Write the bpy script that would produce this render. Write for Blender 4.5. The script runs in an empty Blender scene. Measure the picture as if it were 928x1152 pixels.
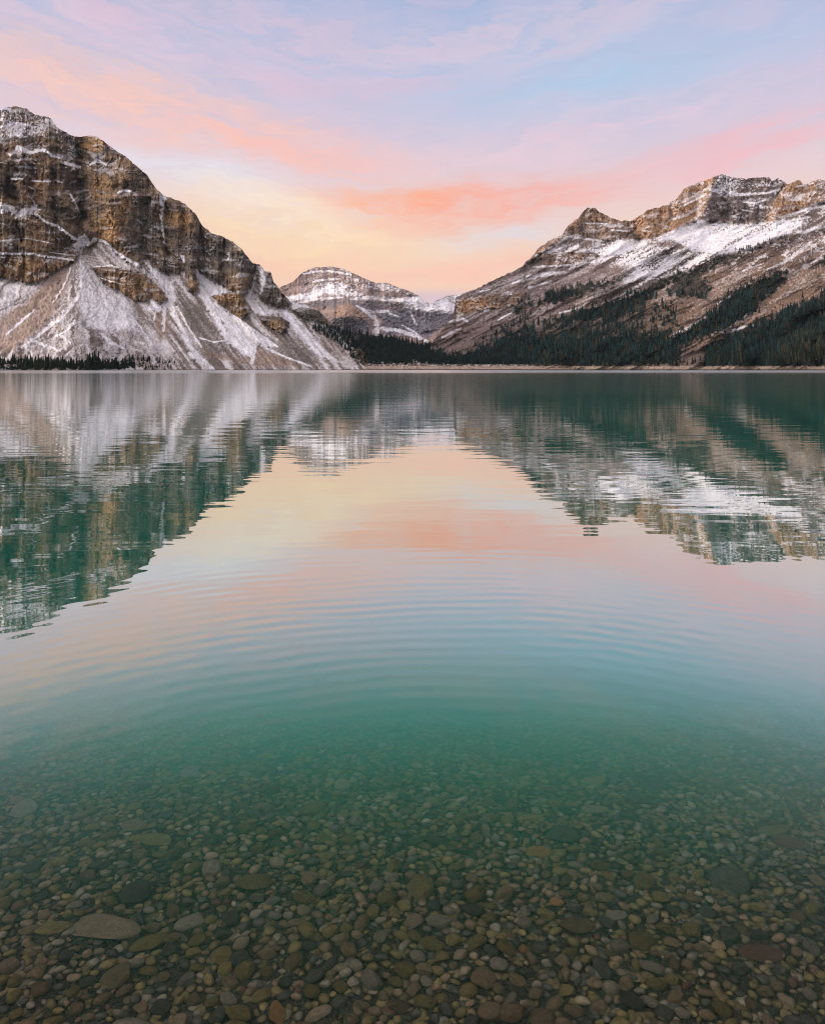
import bpy, math, random
import numpy as np
from mathutils import Vector

R = math.radians
rng = np.random.default_rng(7)
random.seed(7)
scene = bpy.context.scene
col = scene.collection

# ------------------------------------------------------------------ camera constants
# survey units: bearings and elevations of the landmarks were read off the photograph
# (928 x 1152, focal length 768 units, level camera, horizon on row 415)
F, CX, HY, CAMZ = 768.0, 464.0, 415.0, 1.8


def pt(x, y, D):
    return np.stack([(x - CX) / F * D, D + 0 * x, CAMZ + (HY - y) / F * D], -1)


# ------------------------------------------------------------------ noise
def _hash(ix, iy, seed):
    h = (ix.astype(np.int64) * 374761393 + iy.astype(np.int64) * 668265263 + seed * 1442695041) & 0xFFFFFFFF
    h = ((h ^ (h >> 13)) * 1274126177) & 0xFFFFFFFF
    h = ((h ^ (h >> 16)) * 2246822519) & 0xFFFFFFFF
    return ((h ^ (h >> 15)) & 0xFFFF) / 65535.0


def vnoise(x, y, seed=0):
    x = np.asarray(x, float); y = np.asarray(y, float)
    x, y = np.broadcast_arrays(x, y)
    ix = np.floor(x); iy = np.floor(y)
    fx = x - ix; fy = y - iy

    def g(dx, dy):
        a = _hash(ix + dx, iy + dy, seed) * 2 * math.pi
        return np.cos(a) * (fx - dx) + np.sin(a) * (fy - dy)
    ux = fx * fx * fx * (fx * (fx * 6 - 15) + 10)
    uy = fy * fy * fy * (fy * (fy * 6 - 15) + 10)
    a = g(0, 0) * (1 - ux) + g(1, 0) * ux
    b = g(0, 1) * (1 - ux) + g(1, 1) * ux
    return (a * (1 - uy) + b * uy) * 1.5


def fbm(x, y, octv=4, seed=0, gain=0.5, lac=2.03):
    s, a = 0.0, 1.0
    for i in range(octv):
        s = s + a * vnoise(x, y, seed + i * 17)
        x = x * lac + 3.7; y = y * lac + 1.3; a *= gain
    return s


def ridged(x, y, octv=4, seed=0, gain=0.55):
    s, a = 0.0, 1.0
    for i in range(octv):
        s = s + a * (1 - 2 * np.abs(vnoise(x, y, seed + i * 31)))
        x = x * 2.1 + 1.7; y = y * 2.1 + 5.3; a *= gain
    return s


def sstep(a, b, v):
    t = np.clip((v - a) / (b - a), 0, 1)
    return t * t * (3 - 2 * t)


def lerp(a, b, t):
    return a + (b - a) * t


def seg_dist(X, Y, pts, w=None):
    """distance to a polyline; with w (a width at every point) the distance is divided by the local width"""
    best = np.full(X.shape, 1e9)
    for i in range(len(pts) - 1):
        ax, ay = pts[i]; bx, by = pts[i + 1]
        dx, dy = bx - ax, by - ay
        t = np.clip(((X - ax) * dx + (Y - ay) * dy) / max(dx * dx + dy * dy, 1e-9), 0, 1)
        d = np.hypot(X - ax - t * dx, Y - ay - t * dy)
        if w is not None:
            d = d / (w[i] + (w[i + 1] - w[i]) * t)
        best = np.minimum(best, d)
    return best


def poly_sdf(X, Y, pts):
    """signed distance to a polygon, positive inside"""
    d = seg_dist(X, Y, list(pts) + [pts[0]])
    ins = np.zeros(X.shape, bool)
    n = len(pts)
    for i in range(n):
        ax, ay = pts[i]; bx, by = pts[(i + 1) % n]
        if ay == by:
            continue
        c = ((ay > Y) != (by > Y)) & (X < (bx - ax) * (Y - ay) / (by - ay) + ax)
        ins ^= c
    return np.where(ins, d, -d)


class Region:
    """helper that evaluates soft, noise-frayed masks on a slope grid"""

    def __init__(self, X, Y, seed, fray=1.6):
        self.n = fbm(X * 0.23, Y * 0.23, 4, seed) * fray * 1.6
        self.n2 = fbm(X * 0.8, Y * 0.8, 2, seed + 5) * 0.9
        self.X, self.Y = X, Y

    def poly(self, pts, soft=1.5, fray=1.0):
        return sstep(-soft, soft, poly_sdf(self.X, self.Y, pts) + (self.n + self.n2) * fray)

    def stroke(self, pts, w, soft=0.35, fray=0.7):
        if not hasattr(w, '__len__'):
            w = [w] * len(pts)
        d = seg_dist(self.X + self.n * 0.5, self.Y, pts, w)
        return sstep(1.0 + soft, 1.0 - soft, d - (self.n + self.n2) * fray * 0.35)

    def blob(self, x, y, rx, ry, fray=0.25):
        d = np.hypot((self.X - x) / rx, (self.Y - y) / ry)
        return sstep(1.25, 0.5, d - self.n * fray)


def interp_line(pts, x):
    p = np.array(pts, float)
    return np.interp(x, p[:, 0], p[:, 1])


# ------------------------------------------------------------------ object helpers
def mesh_obj(name, V, Fc, mats, parent=None, smooth=True, loc=None):
    me = bpy.data.meshes.new(name)
    V = np.asarray(V, np.float32); Fc = np.asarray(Fc, np.int32)
    me.vertices.add(len(V)); me.vertices.foreach_set('co', V.ravel())
    k = Fc.shape[1]
    me.loops.add(Fc.size); me.loops.foreach_set('vertex_index', Fc.ravel())
    me.polygons.add(len(Fc))
    me.polygons.foreach_set('loop_start', np.arange(0, Fc.size, k, dtype=np.int32))
    me.polygons.foreach_set('loop_total', np.full(len(Fc), k, np.int32))
    me.update(calc_edges=True)
    me.polygons.foreach_set('use_smooth', np.full(len(Fc), smooth))
    for m in (mats if isinstance(mats, (list, tuple)) else [mats]):
        me.materials.append(m)
    o = bpy.data.objects.new(name, me)
    col.objects.link(o)
    if parent is not None:
        o.parent = parent
    if loc is not None:
        o.location = loc
    return o


def set_attr(o, name, rgb):
    a = o.data.attributes.new(name, 'FLOAT_COLOR', 'POINT')
    n = len(o.data.vertices)
    c = np.ones((n, 4), np.float32); c[:, :3] = rgb
    a.data.foreach_set('color', c.ravel())


def tag(o, label, cat=None, group=None, kind=None):
    o['label'] = label
    if cat: o['category'] = cat
    if group: o['group'] = group
    if kind: o['kind'] = kind
    return o


def grid_faces(nu, nv):
    i = np.arange(nu * nv).reshape(nv, nu)
    return np.stack([i[:-1, :-1], i[:-1, 1:], i[1:, 1:], i[1:, :-1]], -1).reshape(-1, 4)


# ------------------------------------------------------------------ materials
def new_mat(name):
    m = bpy.data.materials.new(name); m.use_nodes = True
    nt = m.node_tree; nt.nodes.clear()
    out = nt.nodes.new('ShaderNodeOutputMaterial')
    return m, nt, out


def N(nt, typ, **kw):
    n = nt.nodes.new(typ)
    for k, v in kw.items():
        if k.startswith('i_'):
            n.inputs[k[2:].replace('_', ' ')].default_value = v
        else:
            setattr(n, k, v)
    return n


def terrain_material(name, scale=0.08, amount=0.35):
    m, nt, out = new_mat(name)
    at = N(nt, 'ShaderNodeAttribute', attribute_name='albedo')
    tc = N(nt, 'ShaderNodeTexCoord')
    nz = N(nt, 'ShaderNodeTexNoise', i_Scale=scale, i_Detail=6.0, i_Roughness=0.65)
    mr = N(nt, 'ShaderNodeMapRange'); mr.inputs['From Min'].default_value = 0.25; mr.inputs['From Max'].default_value = 0.75
    mr.inputs['To Min'].default_value = 1 - amount; mr.inputs['To Max'].default_value = 1 + amount
    vm = N(nt, 'ShaderNodeVectorMath', operation='SCALE')
    bs = N(nt, 'ShaderNodeBsdfPrincipled'); bs.inputs['Roughness'].default_value = 0.92
    bs.inputs['Specular IOR Level'].default_value = 0.15
    nt.links.new(tc.outputs['Object'], nz.inputs['Vector'])
    nt.links.new(nz.outputs['Fac'], mr.inputs['Value'])
    nt.links.new(at.outputs['Color'], vm.inputs[0]); nt.links.new(mr.outputs['Result'], vm.inputs['Scale'])
    nt.links.new(vm.outputs['Vector'], bs.inputs['Base Color'])
    nb = N(nt, 'ShaderNodeTexNoise', i_Scale=scale * 3.5, i_Detail=5.0, i_Roughness=0.7)
    bu = N(nt, 'ShaderNodeBump', i_Strength=0.55, i_Distance=3.0)
    nt.links.new(tc.outputs['Object'], nb.inputs['Vector']); nt.links.new(nb.outputs['Fac'], bu.inputs['Height']); nt.links.new(bu.outputs['Normal'], bs.inputs['Normal'])
    nt.links.new(bs.outputs['BSDF'], out.inputs['Surface'])
    return m


# ------------------------------------------------------------------ mountains
def blocky(X, Y, seed):
    """jointed rock: stepped columns and courses"""
    a = vnoise(np.floor(X * .22 + fbm(X * .05, Y * .05, 2, seed) * 1.5), np.floor(Y * .10 + .3 * np.sin(X * .09)) * 7.3 + .37, seed + 1)
    b = vnoise(np.floor(X * .55 + .37) + .4, np.floor(Y * .24 + .2) * 5.1 + .41, seed + 2)
    return a * .7 + b * .5


class Slope:
    pass


def build_mountain(name, x0, x1, step, sky, base, Dbase, tan_fn, relief_fn, paint_fn, mat, rows, back=(260, 0.9), blur=40, jag=0.8, seed=1, step_k=0.55):
    nx = int((x1 - x0) / step) + 1
    xs = np.linspace(x0, x1, nx)
    ytop = interp_line(sky, xs) + fbm(xs * 0.19, xs * 0 + seed, 4, seed) * jag
    ybot = interp_line(base, xs)
    t = np.linspace(0, 1, rows)[:, None]
    X = np.repeat(xs[None], rows, 0)
    Y = ybot + (ytop - ybot) * t
    tan = tan_fn(X, Y)
    # wide mean profile keeps neighbouring columns together, the local profile adds ledges and cliffs
    if blur > 0:
        k = np.exp(-0.5 * (np.arange(-3 * blur, 3 * blur + 1) / blur) ** 2); k /= k.sum()
        pad = np.pad(tan, ((0, 0), (3 * blur, 3 * blur)), mode='edge')
        tb = np.stack([np.convolve(r, k, 'valid') for r in pad])
    else:
        tb = tan
    E = (HY - Y) / F

    def integ(tn):
        de = np.diff(E, axis=0)
        g = 1.0 / np.maximum(tn - E, 0.10)
        lg = np.concatenate([np.zeros((1, nx)), np.cumsum(0.5 * (g[1:] + g[:-1]) * de, 0)], 0)
        return interp_line(Dbase, xs)[None] * np.exp(lg)
    Db, Dl = integ(tb), integ(tan)
    D = Db + step_k * (Dl - Db)
    D = D + relief_fn(X, Y)
    P = pt(X, Y, D)
    # normals of the front
    du = np.gradient(P, axis=1); dv = np.gradient(P, axis=0)
    nrm = np.cross(du, dv); nrm /= np.linalg.norm(nrm, axis=-1, keepdims=True) + 1e-9
    nrm *= np.sign(-nrm[..., 1:2] + 1e-9)
    colr = paint_fn(X, Y, nrm, D)
    # the far side
    PB, CB = [], []
    for k in range(1, 9):
        q = P[-1].copy()
        s = k / 8.0
        q[:, 1] += back[0] * s; q[:, 0] += (q[:, 0] / q[:, 1]) * back[0] * s
        q[:, 2] -= back[0] * back[1] * s ** 1.15 + fbm(xs * 0.05, xs * 0 + k * 0.6, 3, seed + 9) * 12 * s
        PB.append(q); CB.append(colr[-1])
    allP = np.concatenate([P, np.array(PB)], 0)
    allC = np.concatenate([colr, np.array(CB)], 0)
    # skirt below the water line
    sk = P[0].copy(); sk[:, 2] = -9.0; sk[:, 1] -= 6
    allP[..., 2] = np.maximum(allP[..., 2], -9.0)
    allP = np.concatenate([sk[None], allP], 0); allC = np.concatenate([colr[:1], allC], 0)
    o = mesh_obj(name, allP.reshape(-1, 3), grid_faces(nx, allP.shape[0]), mat)
    set_attr(o, 'albedo', allC.reshape(-1, 3))
    s = Slope(); s.xs, s.Y, s.D, s.ybot, s.ytop, s.obj = xs, Y, D, ybot, ytop, o
    return s


def on_slope(s, x, y):
    """world position of the slope in the direction (x, y)"""
    i = int(np.clip(round((x - s.xs[0]) / (s.xs[1] - s.xs[0])), 0, len(s.xs) - 1))
    tt = (s.ybot[i] - y) / max(s.ybot[i] - s.ytop[i], 1e-6) * (len(s.Y) - 1)
    j = int(np.clip(math.floor(tt), 0, len(s.Y) - 2)); f = min(max(tt - j, 0), 1)
    D = s.D[j, i] * (1 - f) + s.D[j + 1, i] * f
    return D, Vector(pt(np.float64(x), np.float64(y), np.float64(D)))


def C(*c):
    return np.array(c, float)


def mixc(a, b, m):
    return a + (b - a) * np.clip(m, 0, 1)[..., None]


SNOW = C(.80, .81, .86)
MAT_ROCK = terrain_material('weathered_mountain_rock', 0.06, 0.30)

# ---- the rocky mountain above the lake's left arm
L_SKY = [(-60, 150), (-30, 134), (-10, 127), (0, 124), (7, 121), (18, 119.4), (31, 122.5), (39, 128.5), (51, 131), (58, 133.5), (64, 142.7), (71, 147), (80, 152),
         (88, 154.5), (96, 153), (103, 152), (110, 154), (116, 158), (130, 169), (142, 176), (152, 185), (166, 197), (175, 211), (183, 219), (190, 222), (200, 225),
         (209, 230), (220, 240), (228, 254), (238, 262), (250, 266), (258, 270), (265, 274), (272, 280), (279, 289), (285, 297), (292, 297), (298, 304.5), (305, 306.5), (308, 317),
         (317, 328), (325, 338), (334, 339.5), (344, 342.5), (353, 346.6), (363, 353), (373, 366), (385, 380), (395, 394), (405, 409), (412, 413)]
L_OUT = [
    [(104, 301), (112, 298), (126, 298), (145, 304), (163, 308), (170, 314), (183, 327), (189, 337), (180, 341), (170, 335), (158, 341), (148, 336), (137, 328), (120, 320), (112, 312)],
    [(205, 299), (211, 315), (213, 327), (224, 329), (222, 315), (219, 299)],
    [(238, 333.5), (258, 329.5), (264, 327), (272, 326), (277, 339), (282, 350), (274, 358), (261, 354), (247, 341.6)],
    [(292, 296), (305, 304), (310, 317), (319, 328), (327, 341), (322, 347), (310, 345), (300, 340), (293, 335), (291, 320), (288, 306)],
    [(293, 358), (301, 354), (315, 356), (325.5, 363), (324, 371), (317, 375), (307, 370), (296, 363)],
    [(330, 349), (340.5, 346.6), (355, 348), (366, 357), (373, 367), (363, 363), (347, 359.5), (337, 356)],
]
L_CLIFF = [(-80, 100), (-80, 312), (0, 312.5), (21, 314), (29, 319), (48, 314), (57, 308), (90, 290), (86, 284), (92, 278), (100, 278), (112, 271), (122, 277), (130, 284), (139, 291),
           (158, 301), (163, 293), (182, 305), (199, 308), (206, 303), (219, 302), (235, 312), (250, 320), (262, 328), (276, 333), (284, 318), (288, 303), (295, 290), (310, 300), (250, 200), (60, 80)]


def l_masks(X, Y):
    g = Region(X, Y, 11, 1.5)
    cliff = g.poly(L_CLIFF, 1.0, 1.0)
    for p in L_OUT:
        cliff = np.maximum(cliff, g.poly(p, 0.8, 0.8))
    return g, cliff


def strata(X, Y, tilt, per, seed):
    yy = Y + tilt * (X - 464) + fbm(X * 0.012, Y * 0.012, 3, seed) * 9 + fbm(X * 0.08, Y * 0.08, 2, seed + 3) * 1.5
    s = vnoise(yy / per, X * 0.004, seed) + 0.6 * vnoise(yy / per * 2.3, X * 0.008, seed + 1) + 0.35 * vnoise(yy / per * 5.1, X * 0.015, seed + 2)
    return s, yy


def l_tan(X, Y):
    g, cliff = l_masks(X, Y)
    s, _ = strata(X, Y, -0.03, 15, 3)
    s2 = vnoise(strata(X, Y, -0.03, 15, 3)[1] / 4.6, X * .012, 66)
    ct = lerp(0.7, 4.6, sstep(-0.30, 0.10, s + .45 * s2))
    ta = 0.66 + 0.05 * fbm(X * 0.03, Y * 0.03, 3, 8)
    return lerp(ta, ct, cliff)


L_GULLY = [([(78, 150), (82, 175), (86, 205), (89, 235), (90, 252)], [4, 6, 8, 6, 3], 40),
           ([(186, 222), (182, 240), (185, 262), (188, 285)], [4, 3, 4, 4], 22),
           ([(168, 225), (160, 245), (158, 265), (162, 290)], [4, 9, 9, 4], 34),
           ([(60, 196), (60, 220), (63, 248)], [2.5, 3, 2], 16),
           ([(12, 200), (13, 222)], [3, 4], 16),
           ([(36, 203), (37, 234)], [3, 4], 14),
           ([(20, 250), (28, 272)], [2, 3], 12),
           ([(138, 212), (142, 232), (139, 262)], [4, 4, 3], 10),
           ([(288, 297), (286, 315), (280, 333)], [4, 5, 6], 20),
           ([(255, 272), (250, 300), (246, 318)], [3, 4, 3], 12),
           ([(6, 288), (7, 310)], [3, 4], 14), ([(30, 288), (31, 312)], [2, 3], 12), ([(55, 290), (54, 306)], [2, 3], 12),
           ([(228, 258), (222, 285), (220, 300)], [3, 4, 3], 14)]
L_RIDGE = [([(112, 156), (114, 200), (108, 255)], [9, 12, 10], 30), ([(72, 180), (76, 258)], [7, 9], 16),
           ([(46, 176), (50, 236)], [8, 9], 18), ([(24, 172), (25, 226)], [6, 7], 16), ([(2, 180), (2, 226)], [6, 7], 10),
           ([(128, 225), (126, 270)], [10, 12], 22), ([(175, 222), (150, 258)], [8, 8], 12), ([(205, 232), (215, 290)], [12, 14], 16),
           ([(238, 268), (240, 305)], [9, 8], 14), ([(270, 284), (268, 320)], [8, 8], 16)]


def l_relief(X, Y):
    g, cliff = l_masks(X, Y)
    wx = X + fbm(X * 0.05, Y * 0.05, 3, 21) * 6
    r = np.zeros_like(X)
    for p, w, d in L_GULLY:
        r += 1.15 * d * np.exp(-(seg_dist(wx, Y, p, w) ** 2) * 0.9)
    for p, w, d in L_RIDGE:
        r -= 1.5 * d * np.exp(-(seg_dist(wx, Y, p, w) ** 2) * 0.9)
    # buttresses and joints of the cliffs
    b = -ridged(wx * 0.055, Y * 0.016, 3, 31) * 10 - ridged(wx * 0.17, Y * 0.06, 4, 37) * 3.2 + fbm(X * 0.4, Y * 0.28, 4, 41) * 2.6 + blocky(wx, Y, 43) * 5 + 3.0 * vnoise(strata(X, Y, -0.03, 15, 3)[1] / 3.1, X * .02, 64)
    r += cliff * b
    for p in L_OUT:
        r -= 9 * sstep(-1, 7, poly_sdf(X, Y, p) + g.n * 0.4)
    # scree cone spreading from the gully mouth
    ang = np.arctan2(X - 90 + g.n * 1.2, np.maximum(Y - 287, 0.1)) + .10 * fbm(X * .04, Y * .04, 3, 58)
    ext = sstep(0.95, 0.0, np.abs(ang + 0.05)) * sstep(288, 300, Y)
    r -= ext * np.clip(Y - 287, 0, 90) * 1.05
    ta = 1 - cliff
    st = (X * 0.79 - Y * 0.61)
    al = (X * 0.61 + Y * 0.79)
    cone = sstep(150, 110, X - (Y - 290) * 0.55 + 20)
    stc = ang * 60
    f1 = lerp(fbm(st * 0.10, al * 0.012, 4, 51), fbm(stc * 0.12, Y * 0.012, 4, 52), cone)
    r += ta * (f1 * lerp(7, 3.5, cone) + fbm(X * 0.3, Y * 0.3, 4, 55) * 2.2)
    return r


def l_paint(X, Y, nrm, D):
    g, cliff = l_masks(X, Y)
    s, yy = strata(X, Y, -0.03, 15, 3)
    wx = X + fbm(X * 0.05, Y * 0.05, 3, 21) * 6
    # rock
    n1 = fbm(X * 0.035, Y * 0.05, 4, 61); n2 = fbm(wx * 0.35, Y * 0.045, 3, 62); n3 = fbm(X * 0.5, Y * 0.5, 3, 63)
    c = mixc(C(.115, .092, .075), C(.26, .18, .112), 0.42 + 1.0 * n1 + 0.12 * n3 + .22 * blocky(wx, Y, 43))
    beds = vnoise(yy / 3.1, X * .02, 64) + .6 * vnoise(yy / 1.5, X * .03, 65)
    warm = np.maximum.reduce([g.blob(122, 258, 17, 18), g.blob(104, 163, 15, 9), g.blob(140, 240, 10, 16) * .7, g.blob(200, 246, 16, 10) * .6, g.blob(115, 215, 14, 22) * .5,
                              g.blob(25, 300, 40, 12) * .5, g.blob(50, 215, 26, 20) * .35, g.blob(150, 318, 30, 14) * .4, g.blob(262, 340, 24, 14) * .3])
    c = mixc(c, C(.50, .30, .13), warm * (0.6 + 0.5 * n2 + 0.3 * n3))  # warm tint: golden low light on these faces painted into the rock
    grey = np.maximum.reduce([g.blob(160, 262, 20, 40), g.blob(250, 290, 45, 26) * .9, g.blob(200, 285, 30, 20) * .7, g.blob(310, 328, 24, 30), g.blob(350, 355, 30, 14), g.blob(65, 230, 14, 34) * .6, g.blob(86, 215, 12, 50) * .8])
    c = mixc(c, C(.125, .12, .115), grey * (.6 + .3 * n3))  # grey tint: shade of gullies and right-facing rock put into the colour
    c = c * (1 - 0.34 * sstep(0.05, 0.55, n2))[..., None]
    c = c * (1 + 0.30 * np.clip(s, -1, 1))[..., None] * (1 + 0.14 * n3)[..., None] * (1 + .30 * np.clip(beds, -1, 1))[..., None]
    # scree
    ang = np.arctan2(X - 90 + g.n * 1.2, np.maximum(Y - 287, 0.1)) + .10 * fbm(X * .04, Y * .04, 3, 58)
    st = X * 0.79 - Y * 0.61 + g.n * 0.6; al = X * 0.61 + Y * 0.79
    cone = sstep(150, 110, X - (Y - 290) * 0.55 + 20)
    fs = lerp(fbm(st * 0.22, al * 0.018, 4, 71), fbm(ang * 16, Y * 0.02, 4, 72), cone)
    fine = fbm(X * 0.55, Y * 0.55, 3, 73)
    sc = mixc(C(.165, .14, .128), C(.285, .232, .208), 0.5 + 0.8 * fs + 0.3 * fine)
    brown = np.maximum(g.poly([(56, 310), (84, 296), (74, 330), (62, 350), (40, 374), (10, 396), (-20, 396), (-20, 372), (30, 340)], 4),
                       np.maximum(g.poly([(176, 345), (188, 348), (192, 372), (180, 385), (174, 365)], 4), g.poly([(290, 392), (330, 404), (345, 412), (290, 412), (270, 405)], 4)))
    brown = np.maximum(brown, g.poly([(230, 392), (262, 400), (268, 408), (235, 402)], 3))
    sc = mixc(sc, C(.275, .205, .165) * (1 + 0.25 * fs)[..., None], brown * .85)
    rub = np.maximum.reduce([g.poly([(200, 335), (226, 345), (250, 385), (256, 396), (236, 400), (214, 372)], 5), g.poly([(262, 352), (292, 372), (318, 388), (330, 402), (312, 392), (280, 366)], 3), g.poly([(318, 375), (345, 392), (360, 410), (330, 410), (312, 392)], 5)])
    sc = mixc(sc, C(.13, .115, .10) * (1 + .5 * fine)[..., None], rub * (.75 + .5 * fs))
    c = mixc(sc, c, cliff)
    # snow on the scree
    sn = np.zeros_like(X)

    def add(m, k=1.0):
        nonlocal sn
        sn = np.maximum(sn, m * k)
    grain = 0.5 + 0.55 * fs + 0.28 * fine
    base_sn = 0.30 + 0.22 * sstep(335, 400, X) + .12 * cone
    sn = np.where(cliff < .5, np.clip(base_sn + 1.1 * fs + 0.4 * fine, 0, 1) * 0.68, 0)
    sn = sn * (1 - brown * .85) * (1 - .75 * rub)
    add(g.poly([(91, 291), (101, 302), (120, 322), (148, 338), (156, 372), (120, 374), (97, 368), (90, 345)], 5) * np.clip(grain + .42, 0, 1), .95)
    add(g.poly([(-40, 312), (28, 319), (14, 345), (-40, 380)], 4) * np.clip(grain + .25, 0, 1), .85)
    add(g.blob(122, 361, 24, 13) * np.clip(grain + .5, 0, 1), .98)
    for p, w in [([(90, 291), (92, 310), (90, 330), (80, 345), (68, 358), (55, 368), (40, 380), (25, 391)], [1.2, 1.5, 2, 2.4, 2.6, 2, 1.5, 1]),
                 ([(40, 348), (24, 362), (8, 376)], [.8, 1.4, 1]), ([(80, 302), (72, 322), (60, 340)], [1, .8, .7]), ([(38, 383), (52, 389), (68, 395)], [1.3, 1.8, 1.2]),
                 ([(65, 377), (72, 379), (80, 386)], [1.2, 1.4, 1]), ([(84, 362), (75, 372), (64, 378)], [2.2, 1.6, 1]), ([(115, 376), (126, 386), (140, 392)], [1.5, 2, 1.2]),
                 ([(103, 313), (112, 330), (118, 346)], [1, 1.4, 1]), ([(140, 345), (158, 368), (172, 388)], [1, 1.2, .8]),
                 ([(163, 290), (175, 306), (188, 322), (193, 336)], [2, 5, 9, 6]), ([(186, 328), (193, 345), (205, 370), (215, 392), (236, 414)], [2, 2.4, 2, 3, 3]),
                 ([(200, 345), (213, 370), (227, 390)], [1, 1.2, .8]), ([(176, 342), (174, 360)], [1.4, .9]), ([(186, 338), (184, 372)], [2.5, 1.5]), ([(192, 352), (206, 372), (208, 384)], [1, 1.6, 1]),
                 ([(221, 303), (228, 328), (240, 350), (254, 378), (258, 386)], [1.6, 4, 4, 3, 2]), ([(229, 326), (250, 346), (282, 369), (312, 390)], [1.2, 1.5, 1.5, 1.2]),
                 ([(287, 384), (286, 396), (284, 408)], [2.6, 2.4, 2]), ([(214, 398), (228, 408), (240, 415)], [2.4, 3, 2]),
                 ([(225, 380), (240, 385), (253, 383)], [.9, 1, .8]), ([(300, 392), (322, 402), (350, 412)], [1, 1.2, 1]),
                 ([(290, 300), (286, 316), (279, 332), (288, 350)], [1.4, 2.6, 3.5, 3]), ([(330, 354), (346, 376), (370, 403)], [1, 1.5, 1])]:
        add(g.stroke(p, w) * np.clip(.95 + .4 * fs + .3 * fine, 0, 1))
    for p in [[(229, 328), (250, 346), (311, 389), (298, 390), (288, 384), (287, 404), (274, 398), (257, 385), (251, 362), (238, 345)],
              [(221, 304), (236, 313), (262, 329), (240, 333), (232, 336)], [(276, 336), (283, 331), (300, 345), (312, 352), (300, 356), (290, 352)],
              [(315, 348), (322, 348), (336, 361), (350, 376), (362, 392), (386, 409), (360, 402), (340, 384), (326, 365)],
              [(325, 338), (336, 341), (354, 348), (342, 346), (330, 348)], [(346, 361), (352, 359), (369, 368), (355, 367)],
              [(170, 335), (180, 342), (188, 338), (180, 352), (168, 348)]]:
        add(g.poly(p, 1.0, 1.1) * np.clip(.92 + .5 * fs + .12 * fine, 0, 1))
    sn_s = sn
    # snow on the cliffs: ledges that lie flat enough, and the drifts in the gullies
    nz = nrm[..., 2]
    hi = sstep(210, 130, Y)
    led = sstep(0.60 - 0.16 * hi, 0.86 - 0.14 * hi, nz + 0.22 * fbm(X * 0.12, Y * 0.12, 3, 81) + 0.04 * fine) * (0.40 + .30 * hi)
    led = led * sstep(0.0, 0.5, fbm(X * 0.045, Y * 0.06, 3, 83) + 0.45 * hi)
    sn = np.zeros_like(X)
    for p, w in [([(-30, 285), (0, 285.4), (35, 285.6), (54, 288.6), (83, 292.5)], [1.2, 1.3, 1.2, 1, .9]), ([(40, 240), (52, 250), (65, 254), (78, 264), (88, 271)], [1.6, 1, 1.5, 1.2, 2]),
                 ([(99, 275), (108, 269), (118, 272), (130, 283), (145, 294), (166, 305)], [2.4, 1.8, 1.4, 1.6, 2.6, 3]), ([(12, 174), (22, 166), (35, 172), (48, 168), (60, 175), (68, 178)], [1.5, 2.2, 1.8, 2, 1.2, 1]),
                 ([(12, 201), (26, 201)], 1), ([(35, 203), (44, 204), (57, 204)], [1, .7, 1.1]), ([(62, 203), (70, 205)], .9), ([(73, 183), (90, 188)], [1.6, 1.6]), ([(102, 185), (109, 180.5), (122, 186)], [1.2, 2.2, 1]),
                 ([(80, 219), (86, 230), (89, 240)], [.9, 1, 1.6]), ([(184, 222), (183, 232), (181.5, 246), (184, 262), (186, 274)], [3.4, 2, 1.1, 1.2, .7]), ([(134, 217), (141, 214), (148, 215)], [.9, 1.4, .8]),
                 ([(206, 288), (207, 294)], [1.6, 1.4]), ([(33, 210), (40, 214), (36, 224), (40, 232)], [.8, .9, .7, 1]), ([(-20, 160), (0, 158), (16, 152), (28, 154)], [2, 2, 1.6, 1]), ([(0, 143), (20, 138), (34, 141)], [1.4, 1.2, 1]),
                 ([(112, 312), (124, 316), (138, 320)], [.5, .6, .5]), ([(106, 300), (126, 298.5), (144, 303)], [.8, .9, .9]), ([(104, 293), (118, 291), (126, 295)], [.7, .9, .7]), ([(56, 284), (82, 287)], [.6, .5]), ([(0, 271), (30, 268), (60, 274)], [.6, .6, .5]),
                 ([(254, 264), (262, 268)], [1.2, 1]), ([(293, 300), (296, 316), (292, 330)], [2, 3, 2]), ([(300, 354.5), (316, 355.5)], [.7, .6]), ([(258, 285), (257, 292)], [1, 1])]:
        add(g.stroke(p, w))
    add(g.poly([(-20, 228), (12, 230), (18, 236), (30, 234), (42, 231), (44, 237), (35, 241), (20, 244), (8, 238), (-20, 240)], 1.5, 1.5))
    add(g.poly([(83, 275), (88, 268), (95, 263), (101, 271), (97, 282), (91, 291), (86, 284)], 1.5))
    add(g.poly([(74, 150), (86, 156), (87, 176), (78, 180)], 3) * sstep(.45, .7, .5 + .9 * fine), .8)
    add(g.poly([(-30, 118), (40, 122), (62, 140), (50, 152), (10, 160), (-30, 160)], 4) * sstep(.52, .80, .5 + .7 * fine + .45 * s), .85)
    add(g.poly([(285, 297), (300, 304), (296, 330), (286, 330)], 3) * sstep(.42, .7, .5 + .9 * fine), .8)
    add(led)
    lay = sstep(.18, .40, vnoise(yy / 4.6 + .35, X * .02, 67) + .15 * fine) * sstep(.02, .32, fbm(X * .05, Y * .08, 3, 85) + .25 * hi)
    add(lay * .38)
    sn = lerp(sn_s, sn, cliff)
    c = mixc(c, SNOW * (1 - 0.06 * (1 - cliff))[..., None], np.clip(sn, 0, 1) * .96)
    # bushes and bare shore at the foot
    bush = g.poly([(362, 378), (370, 374), (382, 386), (402, 412), (372, 412), (366, 396)], 8, 3) * sstep(.3, .8, .5 + .8 * fine)
    c = mixc(c, C(.22, .15, .10), bush * .35)
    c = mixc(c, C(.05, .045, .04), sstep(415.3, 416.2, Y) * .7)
    return c


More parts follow.
